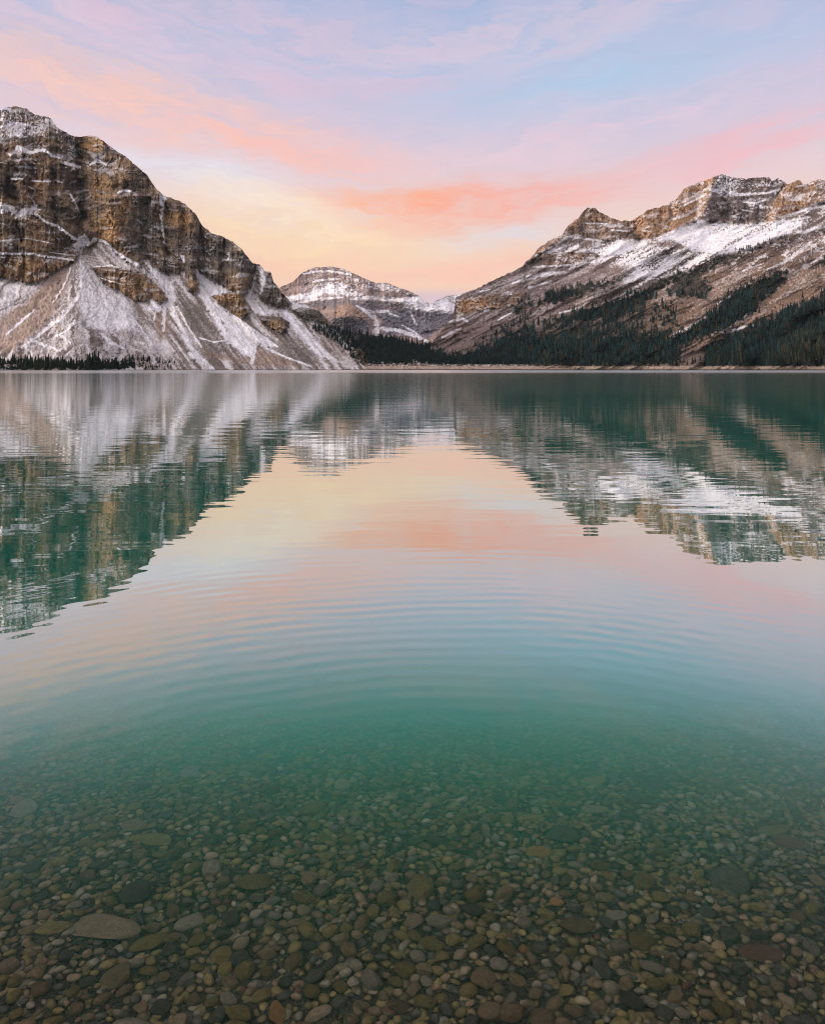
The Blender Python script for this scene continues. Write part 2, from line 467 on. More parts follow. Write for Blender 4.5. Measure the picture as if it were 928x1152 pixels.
left = build_mountain('rocky_mountain', -60, 412, 0.62, L_SKY, [(-60, 416.8), (200, 416.6), (412, 416.3)], [(-60, 930), (0, 950), (200, 1040), (330, 1120), (412, 1200)],
                      l_tan, l_relief, l_paint, MAT_ROCK, 470, back=(700, 0.75), blur=45, jag=1.0, seed=5, step_k=0.8)
tag(left.obj, 'steep brown rock mountain with snow streaked scree cones falling to the lake', kind='structure')

# ---- the twin-peaked mountain across the water
R_SKY = [(484, 387), (492, 378), (500, 368), (508, 357), (511, 348), (513, 334.5), (521, 330.5), (540, 323), (561, 312), (576, 306), (588.6, 298), (599, 287.5), (605, 280), (617, 271), (632, 264.5), (638, 254.7), (651, 244), (656, 238), (660, 234.3), (668, 233),
         (674, 238.5), (683, 242.6), (690, 246), (698, 248.6), (711, 248), (721, 242), (728, 236), (743, 233), (752, 229), (761, 224), (767, 214.4), (773, 210), (782, 206.7), (797, 201.3), (804, 198.4), (812, 196),
         (818, 198), (827, 200), (836, 201), (849, 200), (864, 199), (868, 204), (875, 200), (883, 205.5), (886, 208), (893, 203.7), (900, 203), (904, 208), (913, 205), (921, 201.3), (928, 203), (950, 198), (1000, 188)]
R_CL = [
    [(588, 300), (604, 281), (632, 264), (660, 228), (690, 243), (713, 246), (716, 268), (682, 271), (655, 266), (641, 266), (622, 275), (604, 288)],
    [(609, 288), (624, 284), (662, 284), (671, 291), (655, 297), (612, 302)],
    [(711, 246), (727, 232), (770, 206), (797, 198), (806, 195), (799, 222), (789, 244), (770, 254), (738, 268), (717, 269)],
    [(806, 194), (864, 195), (884, 203), (870, 225), (858, 250), (820, 251), (789, 247), (797, 222)],
    [(870, 225), (886, 204), (924, 198), (1000, 180), (1000, 215), (918, 228), (890, 240), (866, 250), (857, 250)],
    [(512, 338), (530, 335), (572, 328), (592, 329), (582, 344), (546, 348), (511, 357)],
]


def r_masks(X, Y):
    g = Region(X, Y, 111, 1.3)
    cliff = np.zeros_like(X)
    for p in R_CL:
        cliff = np.maximum(cliff, g.poly(p, 1.5, 0.7))
    return g, cliff


def r_tan(X, Y):
    g, cliff = r_masks(X, Y)
    s, _ = strata(X, Y, 0.05, 9, 103)
    s2 = vnoise((Y + .05 * (X - 464) + fbm(X * .02, Y * .02, 2, 190) * 6) / 3.6, X * .012, 191)
    ct = lerp(0.7, 4.0, sstep(-0.30, 0.12, s + .45 * s2))
    ta = 0.60 + 0.10 * sstep(330, 250, Y) + 0.26 * np.clip(s + .4 * s2, -.7, 1) * sstep(350, 310, Y) * sstep(720, 640, X) + .10 * np.clip(s, -1, 1) * sstep(340, 300, Y)
    return lerp(ta, ct, cliff)


R_GUL = [([(700, 249), (708, 262), (716, 270)], [5, 7, 8], 60), ([(742, 236), (741, 266)], [2, 3], 16), ([(756, 228), (752, 260)], [2, 3], 14), ([(816, 218), (815, 250)], [2.5, 3], 30),
         ([(838, 226), (836, 250)], [3, 3], 20), ([(856, 222), (852, 250)], [3, 3], 14), ([(882, 222), (878, 240)], [2, 2.5], 18), ([(868, 204), (866, 214)], [2, 2], 10), ([(903, 208), (897, 222)], [2, 2], 14),
         ([(645, 252), (643, 266)], [2, 2], 10), ([(672, 250), (676, 268)], [2, 2], 10)]
R_RID = [([(806, 199), (798, 222), (789, 245)], [5, 6, 6], 60), ([(770, 214), (762, 254)], [7, 8], 24), ([(728, 238), (728, 266)], [7, 8], 24), ([(826, 222), (826, 250)], [3, 3], 16), ([(847, 226), (845, 250)], [3, 3], 14),
         ([(890, 210), (872, 248)], [5, 6], 30), ([(918, 205), (906, 232)], [5, 6], 24), ([(650, 246), (630, 270), (604, 290)], [5, 5, 4], 24), ([(862, 200), (858, 214)], [4, 4], 12)]


def r_relief(X, Y):
    g, cliff = r_masks(X, Y)
    wx = X + fbm(X * 0.06, Y * 0.06, 3, 121) * 4
    r = np.zeros_like(X)
    for p, w, d in R_GUL:
        r += d * np.exp(-(seg_dist(wx, Y, p, w) ** 2) * 0.9)
    for p, w, d in R_RID:
        r -= d * np.exp(-(seg_dist(wx, Y, p, w) ** 2) * 0.9)
    b = -ridged(wx * 0.08, Y * 0.02, 3, 131) * 9 - ridged(wx * 0.25, Y * 0.06, 4, 137) * 4.5 + fbm(X * 0.4, Y * 0.3, 4, 141) * 5 + blocky(wx * 1.3, Y * 1.3, 143) * 6
    r += cliff * b
    ta = 1 - cliff
    # spurs and avalanche tracks run down to the left
    st = X * 0.46 + Y * 0.89; al = X * 0.89 - Y * 0.46
    r += ta * (fbm(st * 0.05, al * 0.012, 4, 151) * 34 + fbm(st * 0.2, al * 0.03, 3, 153) * 7 + fbm(X * 0.3, Y * 0.3, 4, 155) * 3.5)
    # the near spur that carries the bowl's lip
    r -= ta * 60 * np.exp(-(seg_dist(X, Y, [(660, 330), (720, 300), (745, 272), (800, 285), (880, 262), (960, 235)], [14, 14, 12, 14, 14, 14]) ** 2))
    return r


R_FOR = [
    [(512, 409), (528, 397), (550, 388), (575, 378), (600, 377), (612, 379), (650, 378), (672, 380), (690, 376), (720, 376), (760, 378), (768, 392), (762, 411), (700, 413), (512, 413)],
    [(556, 382), (600, 365), (650, 351), (690, 340), (722, 326), (764, 304), (768, 309), (728, 336), (700, 350), (672, 360), (650, 362), (610, 364), (585, 378)],
    [(606, 341), (620, 326), (650, 320), (686, 316), (702, 310), (680, 324), (650, 334), (625, 342)],
    [(700, 345), (730, 330), (745, 322), (720, 350), (700, 358), (680, 366), (660, 374), (690, 368), (712, 362), (700, 372), (670, 382), (640, 378)],
    [(756, 312), (783, 301), (805, 291), (832, 282), (882, 264), (884, 267), (840, 286), (808, 299), (790, 312), (800, 320), (798, 334), (770, 336), (750, 330)],
    [(760, 377), (760, 391), (796, 379), (823, 367), (847, 352), (861, 336), (884, 316), (884, 303), (861, 311), (847, 317), (825, 328), (803, 348), (778, 368)],
    [(791, 410), (796, 395), (820, 384), (847, 366), (869, 357), (887, 348), (928, 330), (1000, 300), (1000, 413), (791, 413)],
    [(912, 300), (928, 288), (960, 270), (960, 286), (930, 301)],
    [(575, 352), (590, 341), (604, 334), (598, 345), (582, 356)],
    [(530, 392), (560, 372), (590, 354), (600, 350), (585, 362), (560, 380)],
]
R_FOR.append([(610, 374), (680, 352), (760, 338), (766, 378), (690, 379)])
R_FOR.append([(560, 384), (590, 366), (640, 364), (700, 356), (720, 370), (700, 380)])
R_FOR_D = [1, .95, .9, .8, .75, 1, 1, .8, .7, .6, .42, .5]


def r_forest(X, Y, g):
    m = np.zeros_like(X)
    for p, k in zip(R_FOR, R_FOR_D):
        m = np.maximum(m, k * g.poly(p, 3.5, 2.6))
    return m


def r_paint(X, Y, nrm, D):
    g, cliff = r_masks(X, Y)
    s, yy = strata(X, Y, 0.05, 9, 103)
    wx = X + fbm(X * 0.06, Y * 0.06, 3, 121) * 4
    n1 = fbm(X * 0.05, Y * 0.07, 4, 161); n2 = fbm(wx * 0.45, Y * 0.05, 3, 162); n3 = fbm(X * 0.5, Y * 0.5, 3, 163)
    c = mixc(C(.19, .145, .125), C(.31, .215, .15), .5 + .8 * n1 + .3 * n3)
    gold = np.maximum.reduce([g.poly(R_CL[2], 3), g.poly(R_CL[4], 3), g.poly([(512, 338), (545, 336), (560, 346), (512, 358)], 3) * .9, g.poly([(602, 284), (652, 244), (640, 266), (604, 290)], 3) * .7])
    c = mixc(c, C(.43, .27, .16) * (1 + .25 * n3)[..., None], gold * (.75 + .3 * n2))  # gold of the low sun on the flanks, put into the albedo
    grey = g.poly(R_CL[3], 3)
    c = mixc(c, C(.14, .12, .125), grey * .75)  # cool shade of the front face painted in as greyer rock
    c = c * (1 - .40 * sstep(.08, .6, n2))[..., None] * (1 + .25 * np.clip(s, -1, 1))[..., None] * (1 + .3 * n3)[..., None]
    # slopes
    st = X * 0.46 + Y * 0.89 + g.n * .5; al = X * 0.89 - Y * 0.46
    fs = fbm(st * .16, al * .018, 4, 171); fine = fbm(X * .55, Y * .55, 3, 173)
    sc = mixc(C(.12, .096, .088), C(.205, .158, .14), .5 + .8 * fs + .4 * fine)
    tan_ = np.maximum.reduce([g.poly([(690, 352), (760, 318), (870, 280), (1000, 240), (1000, 320), (880, 345), (800, 392), (740, 380)], 12) * .75, g.poly([(815, 385), (850, 350), (928, 318), (1000, 300), (1000, 332), (870, 360)], 5)])
    sc = mixc(sc, C(.225, .148, .10) * (1 + .3 * fine + .25 * fs)[..., None], tan_ * (.75 + .4 * n1))
    mauve = g.poly([(500, 350), (600, 320), (640, 300), (720, 300), (640, 345), (560, 378), (500, 392)], 10)
    sc = mixc(sc, C(.215, .165, .158) * (1 + .3 * fs)[..., None], mauve * .6)
    shrub = sstep(.12, .42, fbm(X * .33, Y * .33, 3, 175) + .3 * fs) * sstep(318, 350, Y)
    sc = mixc(sc, C(.075, .055, .04), shrub * .6)
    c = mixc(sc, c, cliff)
    f = r_forest(X, Y, g)
    f = f * sstep(.15, .42, f * .9 + .4 * fine + .25 * fs)
    # snow
    sn = np.zeros_like(X)

    def add(m, k=1.0):
        nonlocal sn
        sn = np.maximum(sn, m * k)
    brk = np.clip(.62 + .9 * fs + .6 * fine, 0, 1)
    add(g.poly([(735, 273), (760, 259), (783, 245), (800, 250), (830, 252), (858, 251), (880, 247), (908, 250), (888, 262), (862, 272), (842, 281), (812, 287), (780, 282), (757, 270)], 2) * sstep(.05, .3, brk + .12), 1.0)
    add(g.poly([(655, 294), (690, 286), (732, 276), (780, 283), (815, 287), (800, 297), (770, 306), (742, 314), (700, 318), (715, 302), (690, 297)], 3) * sstep(.30, .52, brk), .95)
    add(g.poly([(662, 281), (694, 268), (732, 272), (722, 279), (690, 288), (672, 287)], 1.5) * sstep(.15, .4, brk + .2))
    add(g.poly([(614, 284), (634, 275), (646, 273), (664, 284)], 1.5) * sstep(.3, .6, brk), .85)
    add(g.poly([(700, 314), (760, 300), (762, 306), (720, 322), (700, 326)], 3) * sstep(.55, .8, brk), .8)
    add(g.poly([(470, 352), (498, 338), (516, 332), (508, 350)], 2) * sstep(.35, .6, brk), .9)
    add(g.poly([(804, 198), (818, 196), (836, 202), (826, 215), (832, 221), (808, 221)], 2) * sstep(.38, .62, .5 + .8 * n3), .9)
    add(g.poly([(920, 200), (960, 190), (960, 225), (918, 228)], 2) * sstep(.42, .66, .5 + .8 * n3 + .3 * s), .9)
    for p, w in [([(603, 287), (620, 277), (640, 266), (655, 268), (690, 273)], [1, 1.2, 1.4, 1.2, 1]), ([(655, 251), (670, 251.5), (686, 252)], .8), ([(684, 255), (698, 253), (711, 254)], [1.6, 1.8, 1.4]), ([(688, 259), (708, 260)], .9),
                 ([(600, 300), (630, 299), (650, 298)], 1), ([(592, 311), (612, 309), (636, 306)], [1.2, 2.4, 1.6]), ([(575, 319), (590, 315), (602, 312)], [.8, 1.6, 1.6]), ([(596, 323), (620, 316)], [1.6, 1.2]), ([(540, 328), (551, 325.5)], [1, .8]),
                 ([(640, 303), (652, 297), (668, 294)], [1.2, 2, 1.4]), ([(767, 227), (780, 221), (796, 212)], [1.4, 1.8, 1.4]), ([(765, 233), (793, 219)], [1, 1.1]), ([(753, 247), (766, 243), (778, 238), (791, 228)], [1.4, 2, 2, 1.4]), ([(748, 231), (764, 226)], [1, 1.3]), ([(775, 210), (790, 205)], [.9, 1]),
                 ([(738, 268), (770, 255), (786, 246)], [1.2, 1.8, 1.6]), ([(799, 213), (814, 216), (830, 219), (862, 217), (882, 212)], [1.8, 2, 1.6, 1.2, 1]), ([(836, 227), (848, 229), (860, 225)], [1, 1.2, .9]), ([(834, 236), (846, 238)], .7), ([(896, 210), (914, 206)], [.8, 1.1]),
                 ([(878, 244), (905, 236), (940, 229)], [1, 1.4, 1.4]), ([(876, 251), (910, 244)], [1.3, 1.3]), ([(900, 262), (930, 254)], [1.6, 1.6]), ([(920, 240), (940, 236)], 1.2), ([(862, 304), (878, 297), (890, 289), (904, 279), (912, 272)], [1, 1.8, 2.4, 2, 1.4]), ([(835, 305), (858, 296)], [.8, 1]), ([(912, 296), (926, 286)], [1.4, 1]),
                 ([(806, 342), (826, 331), (846, 318)], [1, 1.3, 1]), ([(758, 376), (778, 367), (794, 357)], [1.6, 2, 1.2]), ([(796, 378), (820, 367), (843, 351)], [1.4, 1.6, 1.6]), ([(812, 374), (846, 366)], [1.4, 1.6]), ([(668, 389), (680, 383), (690, 378)], [1.4, 1.8, 1]), ([(706, 389), (718, 383)], [1.5, 1]),
                 ([(630, 352), (650, 347), (662, 340)], [.9, 1.1, .8]), ([(560, 360), (575, 352)], [.8, .8]), ([(506, 362), (520, 358), (526, 362)], [1.2, 1.6, 1]), ([(498, 379), (508, 374), (518, 369)], [1.4, 1.6, 1]), ([(546, 349.5), (549, 348.5)], 1.4), ([(732, 372), (760, 358)], [.9, .7])]:
        add(g.stroke(p, w) * np.clip(.72 + .5 * fs + .4 * fine, 0, 1))
    nz = nrm[..., 2]
    led = sstep(.55, .82, nz + .22 * fbm(X * .15, Y * .15, 3, 181) + .12 * fine) * cliff * sstep(-.1, .4, fbm(X * .05, Y * .07, 3, 183)) * .7
    add(led)
    dust = sstep(.45, .62, .30 + .6 * fbm(X * .09, Y * .14, 4, 185) + .35 * fine + .3 * fs) * sstep(330, 285, Y) * (1 - cliff) * lerp(.25, 1, sstep(620, 700, X))
    add(dust, .7)
    add(sstep(.40, .62, .30 + .55 * fs + .45 * fine) * sstep(380, 340, Y) * (1 - cliff), .3)
    lay = sstep(.12, .40, vnoise((Y + .10 * (X - 640) + g.n * .8) / 4.2, X * .02, 187)) * cliff * sstep(-.1, .3, fbm(X * .06, Y * .1, 3, 189))
    add(lay * .32)
    c = mixc(c, SNOW, sn * (1 - f * .8) * .96)
    c = mixc(c, C(.014, .018, .014), f)
    beach = sstep(411.3, 412.6, Y + g.n2 * .5)
    c = mixc(c, C(.30, .24, .19) * (1 + .5 * fine)[..., None], beach)
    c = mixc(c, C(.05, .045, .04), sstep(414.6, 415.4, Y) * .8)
    return c


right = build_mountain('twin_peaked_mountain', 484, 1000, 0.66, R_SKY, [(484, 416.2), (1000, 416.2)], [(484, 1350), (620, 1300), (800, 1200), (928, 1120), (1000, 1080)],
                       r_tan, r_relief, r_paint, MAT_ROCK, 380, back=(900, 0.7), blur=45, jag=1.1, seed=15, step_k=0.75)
tag(right.obj, 'long brown mountain with two rocky peaks, a snow bowl and dark forest', kind='structure')

# ---- the domed mountain at the head of the valley
M_SKY = [(280, 345), (300, 334), (314, 324), (330, 316.5), (340, 307), (350, 302), (357, 300.5), (375, 300), (385, 302), (400, 308.5), (413, 314.6), (423, 318.5), (436, 318), (443, 321.7), (455, 325.6), (464, 329), (471, 332.5),
         (478, 341), (480, 339.5), (484, 342.5), (490, 338.5), (503, 333), (520, 330.5), (540, 328), (580, 330)]
M_CL = [[(322, 322), (340, 305), (358, 300), (395, 304), (412, 316), (418, 326), (395, 318), (375, 313), (350, 317), (335, 323)],
        [(395, 308), (425, 316), (440, 318), (470, 332), (440, 334), (415, 333), (398, 322)],
        [(372, 358), (392, 356), (415, 360), (417, 378), (372, 378)], [(426, 352), (460, 346), (480, 349), (508, 350), (506, 366), (480, 374), (440, 368), (430, 362)],
        [(330, 341), (360, 338), (395, 338), (440, 338), (470, 345), (460, 350), (420, 348), (400, 345), (350, 345)]]


def m_masks(X, Y):
    g = Region(X, Y, 211, 1.2)
    cliff = np.zeros_like(X)
    for p in M_CL:
        cliff = np.maximum(cliff, g.poly(p, 1.5, .8))
    return g, cliff


def m_tan(X, Y):
    g, cliff = m_masks(X, Y)
    s, _ = strata(X, Y - 0.0012 * (X - 370) ** 2, 0.0, 7, 203)
    return lerp(.50 + .1 * np.clip(s, -1, 1), lerp(.7, 2.6, sstep(-.3, .2, s)), cliff)


def m_relief(X, Y):
    g, cliff = m_masks(X, Y)
    r = cliff * (-ridged(X * .10, Y * .10, 4, 231) * 3 + fbm(X * .4, Y * .3, 4, 241) * 9) + (1 - cliff) * (fbm(X * .07, Y * .09, 4, 251) * 30 + fbm(X * .35, Y * .35, 3, 252) * 7)
    r -= 110 * np.exp(-(np.hypot((X - 386) / 20, (Y - 352) / 12) ** 2))
    r += 60 * np.exp(-(np.hypot((X - 468) / 34, (Y - 360) / 22) ** 2))
    return r


def m_paint(X, Y, nrm, D):
    g, cliff = m_masks(X, Y)
    s, yy = strata(X, Y - 0.0012 * (X - 370) ** 2, 0.0, 7, 203)
    fine = fbm(X * .55, Y * .55, 3, 261); n1 = fbm(X * .06, Y * .08, 4, 262)
    c = mixc(C(.23, .18, .17), C(.32, .24, .215), .5 + .7 * n1 + .4 * fine) * (1 + .25 * np.clip(s, -1, 1))[..., None]  # rock kept paler and lavender: distance haze put into its colour
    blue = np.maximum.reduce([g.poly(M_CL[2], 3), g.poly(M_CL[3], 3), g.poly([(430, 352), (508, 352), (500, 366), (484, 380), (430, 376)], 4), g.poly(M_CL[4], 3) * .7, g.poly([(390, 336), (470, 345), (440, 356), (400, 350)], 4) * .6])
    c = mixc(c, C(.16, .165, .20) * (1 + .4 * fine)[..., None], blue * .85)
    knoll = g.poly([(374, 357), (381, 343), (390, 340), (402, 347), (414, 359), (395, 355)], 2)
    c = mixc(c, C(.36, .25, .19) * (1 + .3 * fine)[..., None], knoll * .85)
    c = mixc(c, C(.26, .19, .165), g.poly([(484, 380), (498, 368), (512, 362), (530, 360), (530, 390), (490, 390)], 3) * .8)
    sn = np.zeros_like(X)

    def add(m, k=1.0):
        nonlocal sn
        sn = np.maximum(sn, m * k)
    brk = np.clip(.6 + .5 * n1 + .7 * fine + .4 * s, 0, 1)
    add(g.poly([(318, 334), (345, 330), (363, 318), (378, 315), (393, 322), (406, 330), (412, 335), (390, 333), (365, 331), (350, 337), (330, 339)], 2) * sstep(.3, .6, brk + .08))
    add(g.poly([(455, 334), (470, 333), (478, 340), (484, 342), (492, 338), (505, 333), (520, 331), (514, 353), (496, 352), (480, 350), (460, 346), (446, 339)], 1.5) * sstep(.05, .3, brk + .1))
    add(g.poly([(385, 302), (402, 309), (425, 319), (436, 319), (470, 333), (450, 330), (420, 325), (400, 316)], 2) * sstep(.42, .7, brk), .85)
    for p, w in [([(342, 308), (355, 305.5), (372, 305), (395, 309)], [.9, 1.2, 1.2, 1]), ([(352, 317), (366, 314.5), (380, 314)], [1, 1.3, 1]), ([(336, 340), (352, 337), (385, 334.5)], [1.6, 1.8, 1]), ([(395, 336), (420, 335), (445, 337), (468, 343), (482, 348)], [1.4, 2, 2.6, 3, 2]),
                 ([(411, 350), (424, 350.5), (437, 350)], [1.6, 2, 1.2]), ([(401, 344), (410, 349), (420, 357)], [1.2, 1.8, 2]), ([(421, 356), (424, 362), (424, 374)], [2, 1.8, 4]), ([(461, 350), (464, 357), (468.5, 365.5)], [1, 1, .6]), ([(456, 345), (464, 346.5)], [1.6, 1.2]),
                 ([(430, 370), (445, 371), (462, 376), (480, 384)], [2.5, 2, 2, 1.6]), ([(452, 366), (466, 373), (476, 382)], [.8, 1, 1]), ([(326, 338), (340, 345), (352, 347)], [1.4, 1.4, 1.2]), ([(437, 352), (448, 356)], [1, .8])]:
        add(g.stroke(p, w) * np.clip(.8 + .4 * fine, 0, 1))
    add(sstep(.35, .6, brk * .55 + .35 * fine) * sstep(345, 325, Y) * sstep(330, 345, X), .45)
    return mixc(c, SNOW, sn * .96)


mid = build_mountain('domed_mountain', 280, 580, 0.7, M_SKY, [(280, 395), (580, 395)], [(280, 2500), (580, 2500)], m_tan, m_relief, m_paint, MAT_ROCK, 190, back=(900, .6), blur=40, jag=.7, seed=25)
tag(mid.obj, 'distant rounded snow dusted mountain with a snowy pass beside it', kind='structure')

# ---- the low forested hill and shore in front of it
H_SKY = [(330, 384), (350, 373), (362, 369), (385, 372), (410, 376), (440, 381), (480, 389), (520, 399), (560, 406), (600, 409.5), (640, 411)]


def h_paint(X, Y, nrm, D):
    g = Region(X, Y, 311, 1.2)
    fine = fbm(X * .5, Y * .5, 3, 361)
    c = np.broadcast_to(C(.03, .03, .022), X.shape + (3,)) * (1 + .5 * fine)[..., None]
    opn = np.maximum(g.poly([(340, 384), (372, 380), (400, 385), (408, 402), (420, 411), (340, 411)], 3), g.poly([(400, 407), (470, 404), (600, 408.5), (640, 412), (400, 412)], 1.5))
    c = mixc(c, C(.17, .12, .085) * (1 + .6 * fine)[..., None], opn)
    c = mixc(c, SNOW * .9, opn * sstep(.50, .8, .5 + .75 * fine) * .75)
    c = mixc(c, C(.33, .26, .21) * (1 + .4 * fine)[..., None], sstep(411.2, 412.4, Y + g.n2 * .5))
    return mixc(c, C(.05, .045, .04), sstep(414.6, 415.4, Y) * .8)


hill = build_mountain('forested_hill', 330, 640, 1.0, H_SKY, [(330, 416.3), (640, 416.2)], [(330, 1150), (420, 1180), (640, 1290)], lambda X, Y: .16 + 0 * X,
                      lambda X, Y: fbm(X * .08, Y * .1, 3, 351) * 14, h_paint, MAT_ROCK, 60, back=(500, .25), blur=20, jag=.5, seed=35)
tag(hill.obj, 'low wooded hill with a pale gravel beach along the far shore', kind='structure')

# ------------------------------------------------------------------ conifers
def simple_mat(name, rgb, rough=0.9, scale=3.0, amount=0.4, attr=None):
    m, nt, out = new_mat(name)
    tc = N(nt, 'ShaderNodeTexCoord')
    nz = N(nt, 'ShaderNodeTexNoise', i_Scale=scale, i_Detail=4.0)
    mr = N(nt, 'ShaderNodeMapRange'); mr.inputs['From Min'].default_value = .25; mr.inputs['From Max'].default_value = .75
    mr.inputs['To Min'].default_value = 1 - amount; mr.inputs['To Max'].default_value = 1 + amount
    vm = N(nt, 'ShaderNodeVectorMath', operation='SCALE')
    bs = N(nt, 'ShaderNodeBsdfPrincipled'); bs.inputs['Roughness'].default_value = rough; bs.inputs['Specular IOR Level'].default_value = .2
    nt.links.new(tc.outputs['Object'], nz.inputs['Vector']); nt.links.new(nz.outputs['Fac'], mr.inputs['Value']); nt.links.new(mr.outputs['Result'], vm.inputs['Scale'])
    if attr:
        at = N(nt, 'ShaderNodeAttribute', attribute_name=attr); nt.links.new(at.outputs['Color'], vm.inputs[0])
    else:
        vm.inputs[0].default_value = rgb
    nt.links.new(vm.outputs['Vector'], bs.inputs['Base Color']); nt.links.new(bs.outputs['BSDF'], out.inputs['Surface'])
    return m


MAT_NEEDLE = simple_mat('dark_spruce_needles', (.013, .020, .013), scale=.6)
MAT_BARK = simple_mat('grey_brown_bark', (.07, .05, .035), scale=2)
MAT_FOREST = simple_mat('forest_needles', (.02, .03, .017), scale=.2, attr='albedo')
MAT_SHRUB = simple_mat('bare_shrub_twigs', (.12, .075, .045), scale=.5, attr='albedo')


def spruce_crown(seed, slim):
    """crown of drooping branch sprays in whorls, unit height"""
    r = random.Random(seed)
    V, Fc = [], []
    whorls = 13
    for k in range(whorls):
        t = k / (whorls - 1)
        z = .10 + .86 * t
        rad = slim * (1 - t) ** .8 * (0.75 + .5 * r.random()) + .012
        nb = 7 if t < .7 else 5
        a0 = r.random() * 6.28
        for b in range(nb):
            if r.random() < .12: continue
            a = a0 + b * 2 * math.pi / nb + r.uniform(-.25, .25)
            L = rad * r.uniform(.65, 1.2)
            ca, sa = math.cos(a), math.sin(a)
            w = L * .38 + .008; dz = -.045 - .09 * (1 - t) * r.uniform(.5, 1.2)
            i = len(V)
            V += [(0, 0, z + .05), (ca * L * .55 - sa * w, sa * L * .55 + ca * w, z + dz * .45), (ca * L, sa * L, z + dz), (ca * L * .55 + sa * w, sa * L * .55 - ca * w, z + dz * .45), (ca * L * .5, sa * L * .5, z + dz * .9 - .03), (0, 0, z - .03)]
            Fc += [(i, i + 1, i + 2), (i, i + 2, i + 3), (i + 5, i + 2, i + 1), (i + 5, i + 3, i + 2), (i + 5, i + 4, i + 2), (i, i + 5, i + 1), (i, i + 3, i + 5)]
    i = len(V)   # leader shoot
    V += [(0, 0, 1.0)] + [(.012 * math.cos(a), .012 * math.sin(a), .88) for a in (0, 2.1, 4.2)]
    Fc += [(i, i + 1, i + 2), (i, i + 2, i + 3), (i, i + 3, i + 1)]
    return np.array(V), np.array(Fc)


def spruce_trunk():
    V, Fc = [], []
    for z, rr in ((-.04, .022), (.05, .018), (.5, .011), (.95, .003)):
        for a in range(6):
            V.append((rr * math.cos(a * math.pi / 3), rr * math.sin(a * math.pi / 3), z))
    for k in range(3):
        for a in range(6):
            b = (a + 1) % 6
            Fc.append((k * 6 + a, k * 6 + b, k * 6 + 6 + b, k * 6 + 6 + a))
    return np.array(V), np.array(Fc)


tree_protos = []
for k in range(7):
    e = bpy.data.objects.new('spruce_tree', None)
    cr = mesh_obj('crown', *spruce_crown(40 + k, [.13, .16, .19, .15, .22, .12, .17][k]), MAT_NEEDLE, e, smooth=False)
    tr = mesh_obj('trunk', *spruce_trunk(), MAT_BARK, e)
    tree_protos.append((e, cr, tr))
used_proto = set()


def place_tree(loc, H, label, group, wide=1.0):
    k = random.randrange(7)
    e, cr, tr = tree_protos[k]
    if k in used_proto:
        e2 = e.copy(); col.objects.link(e2)
        for ch in (cr, tr):
            c = ch.copy(); col.objects.link(c); c.parent = e2
    else:
        used_proto.add(k); e2 = e; col.objects.link(e)
    e2.location = loc; e2.scale = (H * wide, H * wide, H); e2.rotation_euler = (random.uniform(-.03, .03), random.uniform(-.03, .03), random.uniform(0, 6.28))
    tag(e2, label, 'tree', group)
    return e2


def hword(px):
    return 'tall' if px > 14 else 'mid-height' if px > 9.5 else 'short'


# the stand on the shore under the scree cone
spots = []
for i in range(118):
    x = -14 + 212 * (i + .5 + random.uniform(-.6, .6)) / 118
    knoll = x > 141
    if knoll:
        low = random.random() < .5
        yb = random.uniform(412, 416) if low else 404 + (x - 145) * .10 + random.uniform(-1, 1)
        px = random.uniform(4, 7) if low else random.uniform(5, 9) * (1 - .5 * sstep(170, 197, x))
    else:
        yb = random.uniform(413.5, 416.2)
        px = random.uniform(11, 18.5) * (1 + .4 * math.exp(-((x - 106) / 6) ** 2)) * (1 - .25 * math.exp(-((x - 88) / 8) ** 2))
        if 112 < x: px *= .72
    spots.append(('L', x, yb, px))
# the foot of the wooded hill and the forest edge along the beach
for i in range(84):
    x = 405 + 385 * (i + .5 + random.uniform(-.6, .6)) / 84
    spots.append(('H' if x < 600 else 'M', x, random.uniform(406.5, 410.8), random.uniform(6.5, 10)))
# the dark stand below the tan slope
for i in range(98):
    x = 796 + 136 * (i + .5 + random.uniform(-.7, .7)) / 98
    spots.append(('R', x, random.uniform(401, 412), random.uniform(10, 15.5)))
counts = {}
for side, x, yb, px in spots:
    s = {'L': left, 'H': hill, 'M': right, 'R': right}[side]
    D, p = on_slope(s, x, yb)
    H = px * D / F
    if side == 'L':
        if x > 141:
            wh = 'on the snowy knoll' if yb < 409 else 'at the waterline below snowy knoll'
            lab = f'{hword(px)} dark spruce {wh} beside the scree cone'
        else:
            z = 'below the bare brown side of the scree cone' if x < 45 else 'below the snowy ridge of the scree cone' if x < 92 else 'in the tallest clump' if x < 116 else 'between tallest clump and snowy knoll'
            lab = f'{hword(px)} dark spruce on the shore {z}'
    elif side in 'HM':
        z = 'at the brushy end of the wooded hill' if x < 440 else 'along the foot of the wooded hill' if x < 560 else 'behind the beach below the pyramid peak' if x < 680 else 'behind the beach below the snow bowl'
        lab = f'{hword(px)} dark spruce {z}'
    else:
        z = 'in the outer dark stand under the tan slope' if x < 835 else 'midway along the dark stand under the slope' if x < 885 else 'in the far end of the dark stand'
        lab = f'{hword(px)} dark spruce {"at the waterline" if yb > 408 else "set back uphill"} {z}'
    p.z -= H * .02
    place_tree(p, H, lab, 'spruces along the far shore', random.uniform(.9, 1.25))


